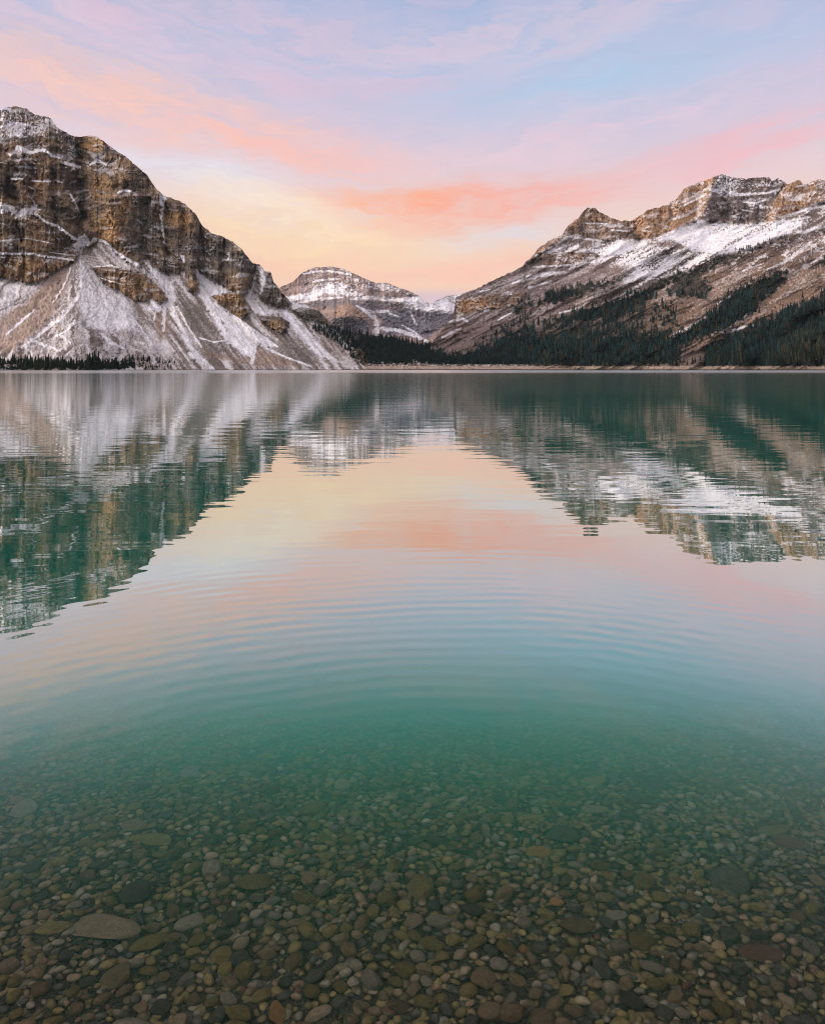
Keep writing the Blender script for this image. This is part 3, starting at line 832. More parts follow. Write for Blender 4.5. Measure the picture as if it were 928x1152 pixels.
# every further tree on the slopes reads as one forest
def low_spruce(r):
    V, Fc = [], []
    tiers = 5
    for k in range(tiers):
        t = k / tiers
        z0 = .05 + .93 * t; z1 = z0 + .36 * (1 - .4 * t)
        rad = .165 * (1 - t) ** .8 + .015
        i = len(V); V.append((0, 0, min(z1, 1.0)))
        a0 = r.random() * 6.28
        for b in range(8):
            q = rad * (r.uniform(.85, 1.25) if b % 2 else r.uniform(.4, .62))
            V.append((q * math.cos(a0 + b * .785), q * math.sin(a0 + b * .785), z0 + (0 if b % 2 else .05)))
        for b in range(8):
            Fc.append((i, i + 1 + b, i + 1 + (b + 1) % 8))
    return np.array(V), np.array(Fc)


protos = [low_spruce(random.Random(k)) for k in range(6)]


def merged(name, items, protos, mat):
    VV, FF, CC, off = [], [], [], 0
    for (p, sx, sz, rot, c, k) in items:
        V, Fc = protos[k % len(protos)]
        ca, sa = math.cos(rot), math.sin(rot)
        W = np.stack([(V[:, 0] * ca - V[:, 1] * sa) * sx + p[0], (V[:, 0] * sa + V[:, 1] * ca) * sx + p[1], V[:, 2] * sz + p[2]], 1)
        VV.append(W); FF.append(Fc + off); off += len(V)
        CC.append(np.repeat(np.array(c)[None], len(V), 0))
    o = mesh_obj(name, np.concatenate(VV), np.concatenate(FF), mat, smooth=False)
    set_attr(o, 'albedo', np.concatenate(CC))
    return o


items = []
cand_x = rng.uniform(505, 990, 42000); cand_y = rng.uniform(255, 412, 42000)
gR = Region(cand_x, cand_y, 111, 1.3)
dens = r_forest(cand_x, cand_y, gR)
clump = fbm(cand_x * .09, cand_y * .12, 3, 401)
keep = (dens * np.clip(.75 + .7 * clump, .05, 1) > rng.uniform(.12, 1.5, len(cand_x)))
for x, y in zip(cand_x[keep], cand_y[keep]):
    if y < interp_line(R_SKY, x) + 12: continue
    D, p = on_slope(right, x, y)
    px = random.uniform(4.5, 8.5) if y > 330 else random.uniform(2, 4.5)
    if x > 790 and y > 380: px = random.uniform(8, 13)
    H = px * D / F
    olive = sstep(850, 930, x) * sstep(360, 400, y) * random.random()
    c = lerp(np.array([.008, .019, .019]), np.array([.038, .032, .012]), olive) * random.uniform(.5, 2.3)
    if random.random() < .08: c = np.array([.055, .040, .018]) * random.uniform(.6, 1.3)
    items.append(((p.x, p.y, p.z - .3), H * random.uniform(.95, 1.35), H, random.uniform(0, 6.28), c, random.randrange(6)))
nr = len(items)
for i in range(2600):
    x = random.uniform(352, 620)
    yt = float(interp_line(H_SKY, x))
    y = yt + (410 - yt) * random.random() ** .8
    if x < 410 and y > 386 + (x - 380) * .35 and random.random() < .85: continue
    D, p = on_slope(hill, x, y)
    px = random.uniform(5, 9.5) * (1 - .25 * sstep(540, 600, x))
    H = px * D / F
    items.append(((p.x, p.y, p.z - .3), H * random.uniform(.9, 1.25), H, random.uniform(0, 6.28), np.array([.008, .016, .015]) * random.uniform(.55, 1.5), random.randrange(6)))
for i in range(900):   # the wood climbs round the end of the brown mountain
    x = random.uniform(350, 411); y = random.uniform(364, 411)
    gl_ = float(poly_sdf(np.array([x]), np.array([y]), [(351, 369), (362, 368.5), (374, 368), (388, 380), (400, 393), (411, 411), (404, 411), (390, 396), (374, 382), (358, 377)])[0])
    if gl_ < -.6 or y < float(interp_line(L_SKY, x)) + 1: continue
    D, p = on_slope(left, x, y); H = random.uniform(4, 7.5) * D / F
    items.append(((p.x, p.y, p.z - .3), H * 1.1, H, random.uniform(0, 6.28), np.array([.009, .016, .014]) * random.uniform(.5, 2.3), random.randrange(6)))
for i in range(150):   # dark fringe behind the shore stand and scrub on the ridge of the brown mountain
    x = random.uniform(-20, 150); y = random.uniform(411.5, 416)
    D, p = on_slope(left, x, y); H = random.uniform(7, 12) * D / F
    items.append(((p.x, p.y + 6, p.z - .3), H * 1.3, H, random.uniform(0, 6.28), np.array([.009, .014, .010]) * random.uniform(.6, 1.3), random.randrange(6)))
for i in range(70):
    x = random.uniform(113, 193); y = random.uniform(404, 415)
    D, p = on_slope(left, x, y); H = random.uniform(2.5, 5) * D / F
    items.append(((p.x, p.y, p.z - .3), H * 1.4, H, random.uniform(0, 6.28), np.array([.012, .017, .012]) * random.uniform(.6, 1.5), random.randrange(6)))
forest = merged('forest', items, protos, MAT_FOREST)
tag(forest, 'dense dark conifer forest covering the hill and the lower mountain slopes', kind='stuff')


def ragged_bush(r):
    V, Fc = [], []
    for b in range(34):
        a = r.random() * 6.28; e = r.uniform(.05, 1.5); L = r.uniform(.6, 1.0)
        d = np.array([math.cos(a) * math.cos(e), math.sin(a) * math.cos(e), math.sin(e)]) * L
        q = np.array([-math.sin(a), math.cos(a), .3]) * .13
        i = len(V); V += [tuple(d * .12 - q * .3), tuple(d * .7 + q), tuple(d), tuple(d * .7 - q)]
        Fc += [(i, i + 1, i + 2), (i, i + 2, i + 3)]
    return np.array(V), np.array(Fc)


items = []
bp = [ragged_bush(random.Random(70 + k)) for k in range(5)]
for i in range(200):
    x = random.uniform(384, 416); y = random.uniform(383, 411) + max(0, (372 - x) * .2)
    D, p = on_slope(hill if x > 380 else left, x, y); s = random.uniform(1.2, 3.2) * D / F
    items.append(((p.x, p.y - 1, p.z), s, s, 0, np.array([.19, .13, .085]) * random.uniform(.5, 1.4), random.randrange(5)))
for i in range(1100):
    x = random.uniform(560, 940); y = random.uniform(340, 411)
    if vnoise(x * .05, y * .09, 88) < .02: continue
    D, p = on_slope(right, x, y); s = random.uniform(.8, 2.4) * D / F
    items.append(((p.x, p.y - 1, p.z), s, s, 0, np.array([.17, .105, .06]) * random.uniform(.45, 1.3), random.randrange(5)))
for i in range(260):
    x = random.uniform(400, 640); y = random.uniform(406.5, 411.5)
    D, p = on_slope(hill, x, y); s = random.uniform(.6, 1.6) * D / F
    items.append(((p.x, p.y - 1, p.z), s, s, 0, (np.array([.3, .27, .25]) if random.random() < .5 else np.array([.14, .1, .07])) * random.uniform(.6, 1.4), random.randrange(5)))
shr = merged('shrubs', items, bp, MAT_SHRUB)
tag(shr, 'brown leafless shrubs scattered over the slopes and shore', kind='stuff')

# ------------------------------------------------------------------ lake bed, stones and water
DEPTH = [(-60, -3.0), (-6, -.7), (0, -.22), (1.0, 0.0), (1.5, .03), (1.8, .045), (2.1, .065), (2.5, .12), (2.9, .24), (3.3, .43), (3.8, .76), (4.4, 1.22), (5.2, 1.95), (6.5, 3.2), (9, 5.6), (14, 7.0), (30, 9), (20000, 10)]


def bed_z(x, y):
    z = -interp_line(DEPTH, np.asarray(y, float))
    near = sstep(14, 5, np.abs(np.asarray(y, float)))
    return z + near * (fbm(np.asarray(x) * .55, np.asarray(y) * .55, 3, 501) * .05 * sstep(1.2, 3, np.asarray(y, float)) + .012 * fbm(np.asarray(x) * 2.2, np.asarray(y) * 2.2, 2, 502))


def graded(a):
    return np.unique(np.concatenate(a))


bx = graded([np.linspace(-7, 7, 281), np.geomspace(7, 5000, 40), -np.geomspace(7, 5000, 40)])
by = graded([np.linspace(-1, 9, 201), np.geomspace(9, 5200, 45), -np.geomspace(1, 60, 14), [-400]])
BX, BY = np.meshgrid(bx, by)
BZ = bed_z(BX, BY)
MAT_BED, nt, out = new_mat('lake_bed_gravel')
tc = N(nt, 'ShaderNodeTexCoord')
vo = N(nt, 'ShaderNodeTexVoronoi', i_Scale=38.0); vo2 = N(nt, 'ShaderNodeTexVoronoi', i_Scale=85.0)
nz = N(nt, 'ShaderNodeTexNoise', i_Scale=1.3, i_Detail=5.0)
cr = N(nt, 'ShaderNodeValToRGB')
el = cr.color_ramp.elements
el[0].position = 0.0; el[0].color = (.012, .010, .008, 1); el[1].position = 1.0; el[1].color = (.09, .07, .045, 1)
for p, c in ((.3, (.03, .025, .018, 1)), (.55, (.055, .045, .03, 1)), (.8, (.045, .032, .022, 1))):
    e = el.new(p); e.color = c
sep = N(nt, 'ShaderNodeSeparateColor'); mixn = N(nt, 'ShaderNodeMath', operation='MULTIPLY_ADD'); mixn.inputs[1].default_value = .75
ad = N(nt, 'ShaderNodeMath', operation='ADD')
bp_ = N(nt, 'ShaderNodeBump', i_Strength=1.0, i_Distance=.02); bp_.invert = True
bs = N(nt, 'ShaderNodeBsdfPrincipled'); bs.inputs['Roughness'].default_value = .9
L = nt.links.new
L(tc.outputs['Object'], vo.inputs['Vector']); L(tc.outputs['Object'], vo2.inputs['Vector']); L(tc.outputs['Object'], nz.inputs['Vector'])
L(vo.outputs['Color'], sep.inputs['Color']); L(sep.outputs['Red'], mixn.inputs[0])
nh = N(nt, 'ShaderNodeMath', operation='MULTIPLY_ADD'); nh.inputs[1].default_value = .6; nh.inputs[2].default_value = -.18
L(nz.outputs['Fac'], nh.inputs[0]); L(nh.outputs[0], mixn.inputs[2])
L(mixn.outputs[0], cr.inputs['Fac']); L(cr.outputs['Color'], bs.inputs['Base Color'])
L(vo.outputs['Distance'], ad.inputs[0]); L(vo2.outputs['Distance'], ad.inputs[1]); L(ad.outputs[0], bp_.inputs['Height']); L(bp_.outputs['Normal'], bs.inputs['Normal'])
L(bs.outputs['BSDF'], out.inputs['Surface'])
bed = mesh_obj('lake_bed', np.stack([BX, BY, BZ], -1).reshape(-1, 3), grid_faces(len(bx), len(by)), MAT_BED)
tag(bed, 'gravel lake bed shelving from the near shore into deep water', kind='structure')


# stones: rounded, flattened river cobbles
def ico(sub):
    import bmesh
    bm = bmesh.new(); bmesh.ops.create_icosphere(bm, subdivisions=sub, radius=1.0)
    V = np.array([v.co[:] for v in bm.verts]); Fc = np.array([[v.index for v in f.verts] for f in bm.faces]); bm.free()
    return V, Fc


ICO2, ICO3 = ico(2), ico(4)


def n3(V, s, seed):
    return (fbm(V[:, 0] * s + 5, V[:, 1] * s, 2, seed) + fbm(V[:, 1] * s, V[:, 2] * s + 9, 2, seed + 1) + fbm(V[:, 2] * s + 3, V[:, 0] * s, 2, seed + 2)) / 3


def cobble(base, seed, angular=0.0, rough=.26):
    V, Fc = base
    r = np.random.default_rng(seed)
    P = V.copy()
    # planes cut flat facets into the ball, more of them on angular stones
    for k in range(9):
        n = r.normal(size=3); n /= np.linalg.norm(n)
        lim = r.uniform(.62, .92) if angular > .5 else r.uniform(.66, .97)
        d = P @ n
        over = np.maximum(d - lim, 0)
        P -= (over * (.92 if angular > .5 else .8))[:, None] * n
    P *= (1 + rough * n3(V, .8, seed) + .04 * n3(V, 3.0, seed + 7))[:, None]
    sc = np.abs(P).max(0)
    return P / sc, Fc


def stone_mat(name, c0, c1, sc=18, rough=.55):
    m, nt, out = new_mat(name)
    tc = N(nt, 'ShaderNodeTexCoord'); oi = N(nt, 'ShaderNodeObjectInfo')
    va = N(nt, 'ShaderNodeVectorMath', operation='ADD')
    nz = N(nt, 'ShaderNodeTexNoise', i_Scale=2.2, i_Detail=7.0, i_Roughness=.7)
    sp = N(nt, 'ShaderNodeTexNoise', i_Scale=float(sc), i_Detail=3.0)
    cr = N(nt, 'ShaderNodeValToRGB'); cr.color_ramp.elements[0].position = .32; cr.color_ramp.elements[1].position = .7
    cr.color_ramp.elements[0].color = (*c0, 1); cr.color_ramp.elements[1].color = (*c1, 1)
    mr = N(nt, 'ShaderNodeMapRange'); mr.inputs['From Min'].default_value = .3; mr.inputs['From Max'].default_value = .7; mr.inputs['To Min'].default_value = .7; mr.inputs['To Max'].default_value = 1.3
    rr = N(nt, 'ShaderNodeMapRange'); rr.inputs['To Min'].default_value = .7; rr.inputs['To Max'].default_value = 1.35
    mu = N(nt, 'ShaderNodeMath', operation='MULTIPLY'); vm = N(nt, 'ShaderNodeVectorMath', operation='SCALE')
    bu = N(nt, 'ShaderNodeBump', i_Strength=.5, i_Distance=.08)
    bs = N(nt, 'ShaderNodeBsdfPrincipled'); bs.inputs['Roughness'].default_value = rough; bs.inputs['Specular IOR Level'].default_value = .15
    L = nt.links.new
    L(tc.outputs['Object'], va.inputs[0]); L(oi.outputs['Location'], va.inputs[1]); L(va.outputs['Vector'], nz.inputs['Vector']); L(va.outputs['Vector'], sp.inputs['Vector'])
    L(nz.outputs['Fac'], cr.inputs['Fac']); L(sp.outputs['Fac'], mr.inputs['Value']); L(oi.outputs['Random'], rr.inputs['Value'])
    L(mr.outputs['Result'], mu.inputs[0]); L(rr.outputs['Result'], mu.inputs[1]); L(cr.outputs['Color'], vm.inputs[0]); L(mu.outputs[0], vm.inputs['Scale'])
    L(sp.outputs['Fac'], bu.inputs['Height']); L(bu.outputs['Normal'], bs.inputs['Normal'])
    L(vm.outputs['Vector'], bs.inputs['Base Color']); L(bs.outputs['BSDF'], out.inputs['Surface'])
    return m


SCOL = {'olive': ((0.090, 0.076, 0.032), (0.172, 0.139, 0.059)), 'grey': ((0.099, 0.090, 0.067), (0.198, 0.178, 0.130)), 'slate': ((0.039, 0.038, 0.031), (0.082, 0.079, 0.062)),
        'brown': ((0.086, 0.065, 0.039), (0.163, 0.123, 0.072)), 'maroon': ((0.073, 0.039, 0.029), (0.120, 0.071, 0.052)), 'ochre': ((0.172, 0.099, 0.040), (0.267, 0.159, 0.067)),
        'tan': ((0.142, 0.116, 0.074), (0.232, 0.189, 0.126)), 'pale': ((0.272, 0.187, 0.102), (0.481, 0.343, 0.195))}
SWORD = {'olive': 'olive green', 'grey': 'grey', 'slate': 'dark slate', 'brown': 'brown', 'maroon': 'maroon', 'ochre': 'orange', 'tan': 'tan', 'pale': 'whitish'}
SMAT = {k: stone_mat(f'{k}_stone', *v) for k, v in SCOL.items()}
SPICK = ['olive'] * 34 + ['grey'] * 14 + ['slate'] * 18 + ['brown'] * 26 + ['maroon'] * 2 + ['tan'] * 3


def see_bed(x, y):
    """point of the lake bed met by the sight line (x, y), bent at the water surface"""
    d = np.array([(x - CX) / F, 1.0, (HY - y) / F]); d /= np.linalg.norm(d)
    t = -CAMZ / d[2]; p = np.array([0, 0, CAMZ]) + d * t
    n = 1.333; cosi = -d[2]; k = 1 - (1 - cosi ** 2) / n ** 2
    rd = d / n; rd[2] = -math.sqrt(k)
    for i in range(400):
        q = p + rd * (i * .01)
        if q[2] < float(bed_z(q[0], q[1])): break
    return q


def shape_word(asp, ang):
    return 'angular' if ang else 'long' if asp > 1.6 else 'oval' if asp > 1.22 else 'round'


LAND = [  # the stones one can name, with their place and size in the survey
    (115, 1046, 92, 46, 'tan', 1, 'broad flat angular tan slab, the largest stone among the pebbles', -.1),
    (177, 946, 42, 20, 'olive', 0, 'smooth flat olive stone alone in the greener water', 0),
    (288, 995, 46, 30, 'olive', 0, 'rounded olive boulder midway between the slab and deep water', .2),
    (495, 1038, 37, 20, 'grey', 0, 'pale grey lens shaped stone near the middle of the shallows', .1),
    (857, 1076, 54, 32, 'maroon', 1, 'large flat maroon stone among brown pebbles', 0),
    (725, 994, 26, 26, 'olive', 0, 'round olive stone standing out among small dark pebbles', 0),
    (606, 960, 30, 22, 'ochre', 0, 'rusty orange brown rounded stone in greenish water', 0),
    (888, 950, 38, 24, 'maroon', 1, 'angular maroon stone touching a pale olive slab', -.3),
    (868, 936, 46, 16, 'olive', 0, 'pale olive slab just above the angular maroon stone', .1),
    (820, 993, 46, 20, 'slate', 0, 'dark slate hump beside the round olive stone', 0),
    (543, 1104, 30, 38, 'brown', 0, 'upright brown egg shaped stone close to the near edge', .3),
    (626, 1016, 18, 14, 'ochre', 0, 'small bright orange pebble among olive stones', 0),
    (921, 1046, 48, 28, 'tan', 1, 'pinkish tan angular block cut by the picture edge', -.5),
    (808, 1066, 20, 16, 'pale', 0, 'small whitish speckled pebble beside the large maroon stone', .4),
    (745, 1078, 11, 9, 'pale', 0, 'tiny chalk white pebble between brown stones', 0),
    (358, 1142, 32, 24, 'tan', 0, 'tan rounded stone at the bottom edge of the view', .4),
    (692, 1032, 28, 18, 'grey', 0, 'grey oval stone below the round olive stone', .2),
    (270, 1080, 26, 24, 'slate', 0, 'dark slate stone between brown pebbles near the tan rounded stone', .5),
    (600, 923, 34, 14, 'olive', 0, 'low olive hump in the deeper green water', 0),
    (385, 885, 20, 10, 'tan', 0, 'pale tan stone furthest out in the green water', 0),
    (668, 912, 34, 16, 'tan', 0, 'tan flat stone showing faintly through the green water', 0),
    (60, 1046, 42, 24, 'olive', 0, 'olive stone against the outer side of the broad tan slab', .1),
    (155, 1006, 34, 20, 'slate', 0, 'dark flat stone above the broad tan slab', -.2),
    (215, 1040, 36, 26, 'grey', 0, 'grey chunky stone on the deep side of the broad tan slab', .3),
    (486, 1064, 32, 22, 'olive', 0, 'olive stone just below the pale grey lens shaped stone', -.3),
    (250, 1077, 24, 32, 'olive', 0, 'olive upright stone leaning beside the dark slate stone', .5),
    (312, 1143, 20, 14, 'ochre', 0, 'orange pebble beside the tan rounded stone at the edge', .5),
    (590, 1070, 14, 13, 'ochre', 0, 'small amber pebble beside grey stones', .1),
    (475, 1000, 34, 20, 'olive', 0, 'wide olive stone above the pale grey lens shaped stone', 0),
    (735, 1090, 34, 16, 'grey', 0, 'long grey stone below the tiny chalk white pebble', -.25),
]
placed = []   # x, y, r
cell = {}


def free(x, y, r, k=.93):
    ci, cj = int(x // .25), int(y // .25)
    for i in (-1, 0, 1):
        for j in (-1, 0, 1):
            for (a, b, c) in cell.get((ci + i, cj + j), ()):
                if (a - x) ** 2 + (b - y) ** 2 < ((r + c) * k) ** 2: return False
    return True


def put(x, y, r):
    cell.setdefault((int(x // .25), int(y // .25)), []).append((x, y, r))


stones = []
protos_hi = [cobble(ICO3, 600 + k, 0) for k in range(16)] + [cobble(ICO3, 700 + k, 1.0, .16) for k in range(6)]
for (px, py, w, h, c, ang, lab, yaw) in LAND:
    q = see_bed(px, py); q2 = see_bed(px + 1, py); q3 = see_bed(px, py + 1)
    mx = abs(q2[0] - q[0]); my = abs(q3[1] - q[1])
    a = w * mx * .5
    b = max(min(h * my * .5 * .72, a * 1.5), a * .42)
    put(q[0], q[1], math.sqrt(a * b)); stones.append((q[0], q[1], a, b, min(a, b) * (.42 if w > 40 else .6), yaw, c, ang, lab, px, py, w * h))
n_land = len(stones)
# graded cobbles thrown from large to small until the bed is covered
small = []
for _ in range(26):   # a few flat broken slabs among the cobbles
    y = 1.7 + 2.4 * random.random(); x = random.uniform(-1, 1) * .66 * y; r = random.uniform(.045, .068)
    if not free(x, y, r): continue
    put(x, y, r); asp = random.uniform(1.2, 1.9)
    small.append((x, y, r * math.sqrt(asp), r / math.sqrt(asp), r * .38, random.gauss(0, .5), random.choice(['olive', 'brown', 'grey', 'slate']), True))
for (r0, r1, tries) in ((.034, .046, 60), (.025, .034, 1200), (.0185, .025, 9500), (.014, .0185, 26000), (.0105, .014, 32000), (.008, .0105, 26000)):
    for _ in range(tries):
        y = 1.45 + 5.0 * random.random() ** 1.5
        if y > 3.3 and r1 < .018: continue
        x = random.uniform(-1, 1) * (.72 * y + .6)
        r = random.uniform(r0, r1) * (1.0 if x < .8 else .92)
        if not free(x, y, r): continue
        put(x, y, r)
        asp = random.uniform(1.0, 1.85); a = r * math.sqrt(asp); b = r / math.sqrt(asp)
        ang = random.random() < .42
        small.append((x, y, a, b, r * random.uniform(.6, .9), random.gauss(0, .55), random.choice(SPICK), ang))


def to_px(x, y, z):
    # apparent place: straight sight line to a point lifted by refraction
    z = z * .72
    return CX + x / y * F, HY + (CAMZ - z) / y * F


ranked = []
for s in small:
    u, v = to_px(s[0], s[1], float(bed_z(s[0], s[1])))
    area = s[2] * s[3] / s[1] ** 2 * (s[1] < 3.7)
    vis = -6 < u < 934 and v < 1158
    ranked.append((-(area if vis else 0), u, v, s))
ranked.sort(key=lambda t: t[0])
lm = [(s[9], s[10], s[8]) for s in stones]
short = ['broad tan slab', 'smooth flat olive stone', 'rounded olive boulder', 'pale grey lens shaped stone', 'large flat maroon stone', 'round olive stone', 'rusty orange brown stone', 'angular maroon stone', 'pale olive slab', 'dark slate hump', 'brown egg shaped stone',
         'bright orange pebble', 'pinkish tan block', 'whitish speckled pebble', 'chalk white pebble', 'tan rounded edge stone']
n_ind = 300 - n_land
taken = {}
for (_, u, v, s) in ranked[:n_ind]:
    k = sorted(range(len(short)), key=lambda i: (lm[i][0] - u) ** 2 + (lm[i][1] - v) ** 2)
    asp = s[2] / s[3]
    sz = 'large' if s[2] > .048 else 'medium' if s[2] > .036 else 'small'
    head = f'{sz} {SWORD[s[6]]} {shape_word(asp, s[7])} stone'
    dx, dy = u - lm[k[0]][0], v - lm[k[0]][1]
    side = ('beyond' if dy < 0 else 'on the near side of') if abs(dy) > abs(dx) else ('to the right of' if dx > 0 else 'to the left of')
    cands = [f'{head} {side} the {short[k[0]]}', f'{head} between the {short[k[0]]} and the {short[k[1]]}', f'{head} between the {short[k[0]]} and the {short[k[2]]}',
             f'{head} {side} the {short[k[0]]}, touching pebbles' ]
    lab = next((c for c in cands if c not in taken and len(c.split()) <= 16), cands[0])
    taken[lab] = 1
    stones.append((s[0], s[1], s[2], s[3], s[4], s[5], s[6], s[7], lab, u, v, 0))
first = {}
for i, (x, y, a, b, c, yaw, colr, ang, lab, *_r) in enumerate(stones):
    k = (16 + i % 6) if ang else (i % 16)
    if k not in first:
        o = mesh_obj('lake_stone', *protos_hi[k], SMAT['olive']); first[k] = o
    else:
        o = first[k].copy(); col.objects.link(o)
    o.material_slots[0].link = 'OBJECT'; o.material_slots[0].material = SMAT[colr]
    zb = float(bed_z(x, y)); c = min(c, max(.010, (-zb - .004) / 1.45))
    o.location = (x, y, zb + c * .45); o.scale = (a, b, c)
    o.rotation_euler = (random.uniform(-.22, .22), random.uniform(-.22, .22), yaw)
    tag(o, lab, 'stone', 'stones on the lake bed in the shallows')

# smaller pebbles that fill the bed between the cobbles
protos_lo = [cobble(ICO2, 800 + k, float(k > 7)) for k in range(14)]
VV, FF, CC, off = [], [], [], 0
fill = [r[3] for r in ranked[n_ind:]]
for _ in range(6800):
    y = 1.45 + 3.0 * random.random() ** 1.3; x = random.uniform(-1, 1) * (.72 * y + .6); r = random.uniform(.008, .022)
    fill.append((x, y, r * random.uniform(1, 1.4), r, r * .6, random.uniform(0, 3.14), random.choice(SPICK), False, 1))
fz = bed_z(np.array([s[0] for s in fill]), np.array([s[1] for s in fill]))
for i, s in enumerate(fill):
    V, Fc = protos_lo[i % 14]
    ca, sa = math.cos(s[5]), math.sin(s[5]); tl = random.uniform(-.25, .25)
    px_, py_, pz_ = V[:, 0] * s[2], V[:, 1] * s[3], V[:, 2] * s[4]
    px_, pz_ = px_ * math.cos(tl) - pz_ * math.sin(tl), px_ * math.sin(tl) + pz_ * math.cos(tl)
    sink = .45 if len(s) == 8 else -.35
    VV.append(np.stack([px_ * ca - py_ * sa + s[0], px_ * sa + py_ * ca + s[1], pz_ + fz[i] + s[4] * sink], 1)); FF.append(Fc + off); off += len(V)
    c0, c1 = SCOL[s[6]]; t = random.random()
    CC.append(np.repeat((np.array(c0) * (1 - t) + np.array(c1) * t)[None] * random.uniform(.75, 1.25), len(V), 0))
MAT_PEB = simple_mat('mixed_pebbles', (.1, .1, .1), rough=.6, scale=60, amount=.35, attr='albedo')
peb = mesh_obj('pebbles', np.concatenate(VV), np.concatenate(FF), MAT_PEB); set_attr(peb, 'albedo', np.concatenate(CC))
tag(peb, 'countless small mixed pebbles filling the lake bed', kind='stuff')

# ---- the water: mirror at grazing angles, clear downwards, with the suspended glacial silt that makes it teal
m, nt, out = new_mat('glacial_lake_water')
L = nt.links.new
tc = N(nt, 'ShaderNodeTexCoord'); sx = N(nt, 'ShaderNodeSeparateXYZ'); L(tc.outputs['Object'], sx.inputs[0])


class Ex:
    """tiny expression builder over Math nodes"""
    def __init__(s, nt, sock): s.nt, s.k = nt, sock
    def _op(s, op, *a):
        n = s.nt.nodes.new('ShaderNodeMath'); n.operation = op
        for i, v in enumerate((s,) + a):
            if isinstance(v, Ex): s.nt.links.new(v.k, n.inputs[i])
            else: n.inputs[i].default_value = float(v)
        return Ex(s.nt, n.outputs[0])
    def __add__(s, o): return s._op('ADD', o)
    __radd__ = __add__
    def __sub__(s, o): return s._op('SUBTRACT', o)
    def __rsub__(s, o): return s._op('MULTIPLY', -1)._op('ADD', o)
    def __mul__(s, o): return s._op('MULTIPLY', o)
    __rmul__ = __mul__
    def __truediv__(s, o): return s._op('DIVIDE', o)
    def sin(s): return s._op('SINE')
    def exp(s): return s._op('EXPONENT')
    def sqrt(s): return s._op('SQRT')
    def abs(s): return s._op('ABSOLUTE')
    def gauss(s, c, w):
        d = (s - c) * (1.0 / w); return (d * d * -1.0).exp()
    def ramp(s, a, b, lo=0.0, hi=1.0, smooth=True):
        n = s.nt.nodes.new('ShaderNodeMapRange'); n.interpolation_type = 'SMOOTHSTEP' if smooth else 'LINEAR'; n.clamp = True
        s.nt.links.new(s.k, n.inputs['Value'])
        for q, v in (('From Min', a), ('From Max', b), ('To Min', lo), ('To Max', hi)): n.inputs[q].default_value = v
        return Ex(s.nt, n.outputs['Result'])


def noise_at(nt, x, y, z=0.0, scale=1.0, detail=2.0, rough=.5, dist=0.0):
    c = nt.nodes.new('ShaderNodeCombineXYZ')
    for i, v in enumerate((x, y, z)):
        if isinstance(v, Ex): nt.links.new(v.k, c.inputs[i])
        else: c.inputs[i].default_value = v
    n = nt.nodes.new('ShaderNodeTexNoise'); n.inputs['Scale'].default_value = scale; n.inputs['Detail'].default_value = detail; n.inputs['Roughness'].default_value = rough; n.inputs['Distortion'].default_value = dist
    nt.links.new(c.outputs[0], n.inputs['Vector'])
    return Ex(nt, n.outputs['Fac'])


wx, wy = Ex(nt, sx.outputs['X']), Ex(nt, sx.outputs['Y'])
dx, dy = wx - .12, wy - 2.95
rr = (dx * dx + dy * dy).sqrt()
wob = noise_at(nt, wx, wy, 0, .7, 1.0)
wob2 = noise_at(nt, wx, wy, 4.0, .35, 3.0)
ring = ((rr + wob * .22 + wob2 * .35) * (2 * math.pi / .19)).sin() * rr.gauss(2.75, 1.4) * .00016
dx2, dy2 = wx - .3, wy - .2
r2 = (dx2 * dx2 + dy2 * dy2).sqrt()
ring = ring + ((r2 + wob * .25 + wob2 * .3) * (2 * math.pi / .145)).sin() * r2.gauss(5.0, 1.5) * .00018
ring = ring * noise_at(nt, wx, wy, 3.0, .45, 1.0).ramp(.34, .62, .3, 1.3)
rip = (noise_at(nt, wx * .55, wy * 2.3, 0, 1.0, 2.0) - .5) * .0036 * wy.ramp(4.5, 9, .12, 1.0)
rip2 = (noise_at(nt, wx * .25, wy * .9, 7.0, 1.0, 2.0) - .5) * .008 * wy.ramp(6, 20, 0.0, 1.0)
chop = (noise_at(nt, wx * .25, wy * .6, 1.0, 1.0, 2.0) - .5) * .10 * wy.ramp(230, 420)
hgt = ring + rip + rip2 + chop
bu = N(nt, 'ShaderNodeBump', i_Strength=1.0, i_Distance=1.0); L(hgt.k, bu.inputs['Height'])
rough = wy.ramp(6, 60, 0.0, .085) + wy.ramp(220, 420, 0.0, .14)
gl = N(nt, 'ShaderNodeBsdfGlossy', distribution='GGX'); gl.inputs['Color'].default_value = (1, 1, 1, 1); L(rough.k, gl.inputs['Roughness']); L(bu.outputs['Normal'], gl.inputs['Normal'])
rf = N(nt, 'ShaderNodeBsdfRefraction', distribution='GGX'); rf.inputs['IOR'].default_value = 1.333; rf.inputs['Roughness'].default_value = 0; L(bu.outputs['Normal'], rf.inputs['Normal'])
lw = N(nt, 'ShaderNodeLayerWeight', i_Blend=.5); L(bu.outputs['Normal'], lw.inputs['Normal'])
fr = N(nt, 'ShaderNodeFloatCurve')
cv = fr.mapping.curves[0]
pts = [(0, .004), (.30, .006), (.40, .010), (.46, .026), (.53, .085), (.58, .22), (.65, .50), (.72, .64), (.78, .70), (.88, .80), (.96, .89), (1, .96)]
cv.points[0].location = pts[0]; cv.points[1].location = pts[-1]
for p in pts[1:-1]: cv.points.new(*p)
fr.mapping.update()
L(lw.outputs['Facing'], fr.inputs['Value'])
mx = N(nt, 'ShaderNodeMixShader'); L(fr.outputs['Value'], mx.inputs['Fac']); L(rf.outputs['BSDF'], mx.inputs[1]); L(gl.outputs['BSDF'], mx.inputs[2])
L(mx.outputs['Shader'], out.inputs['Surface'])
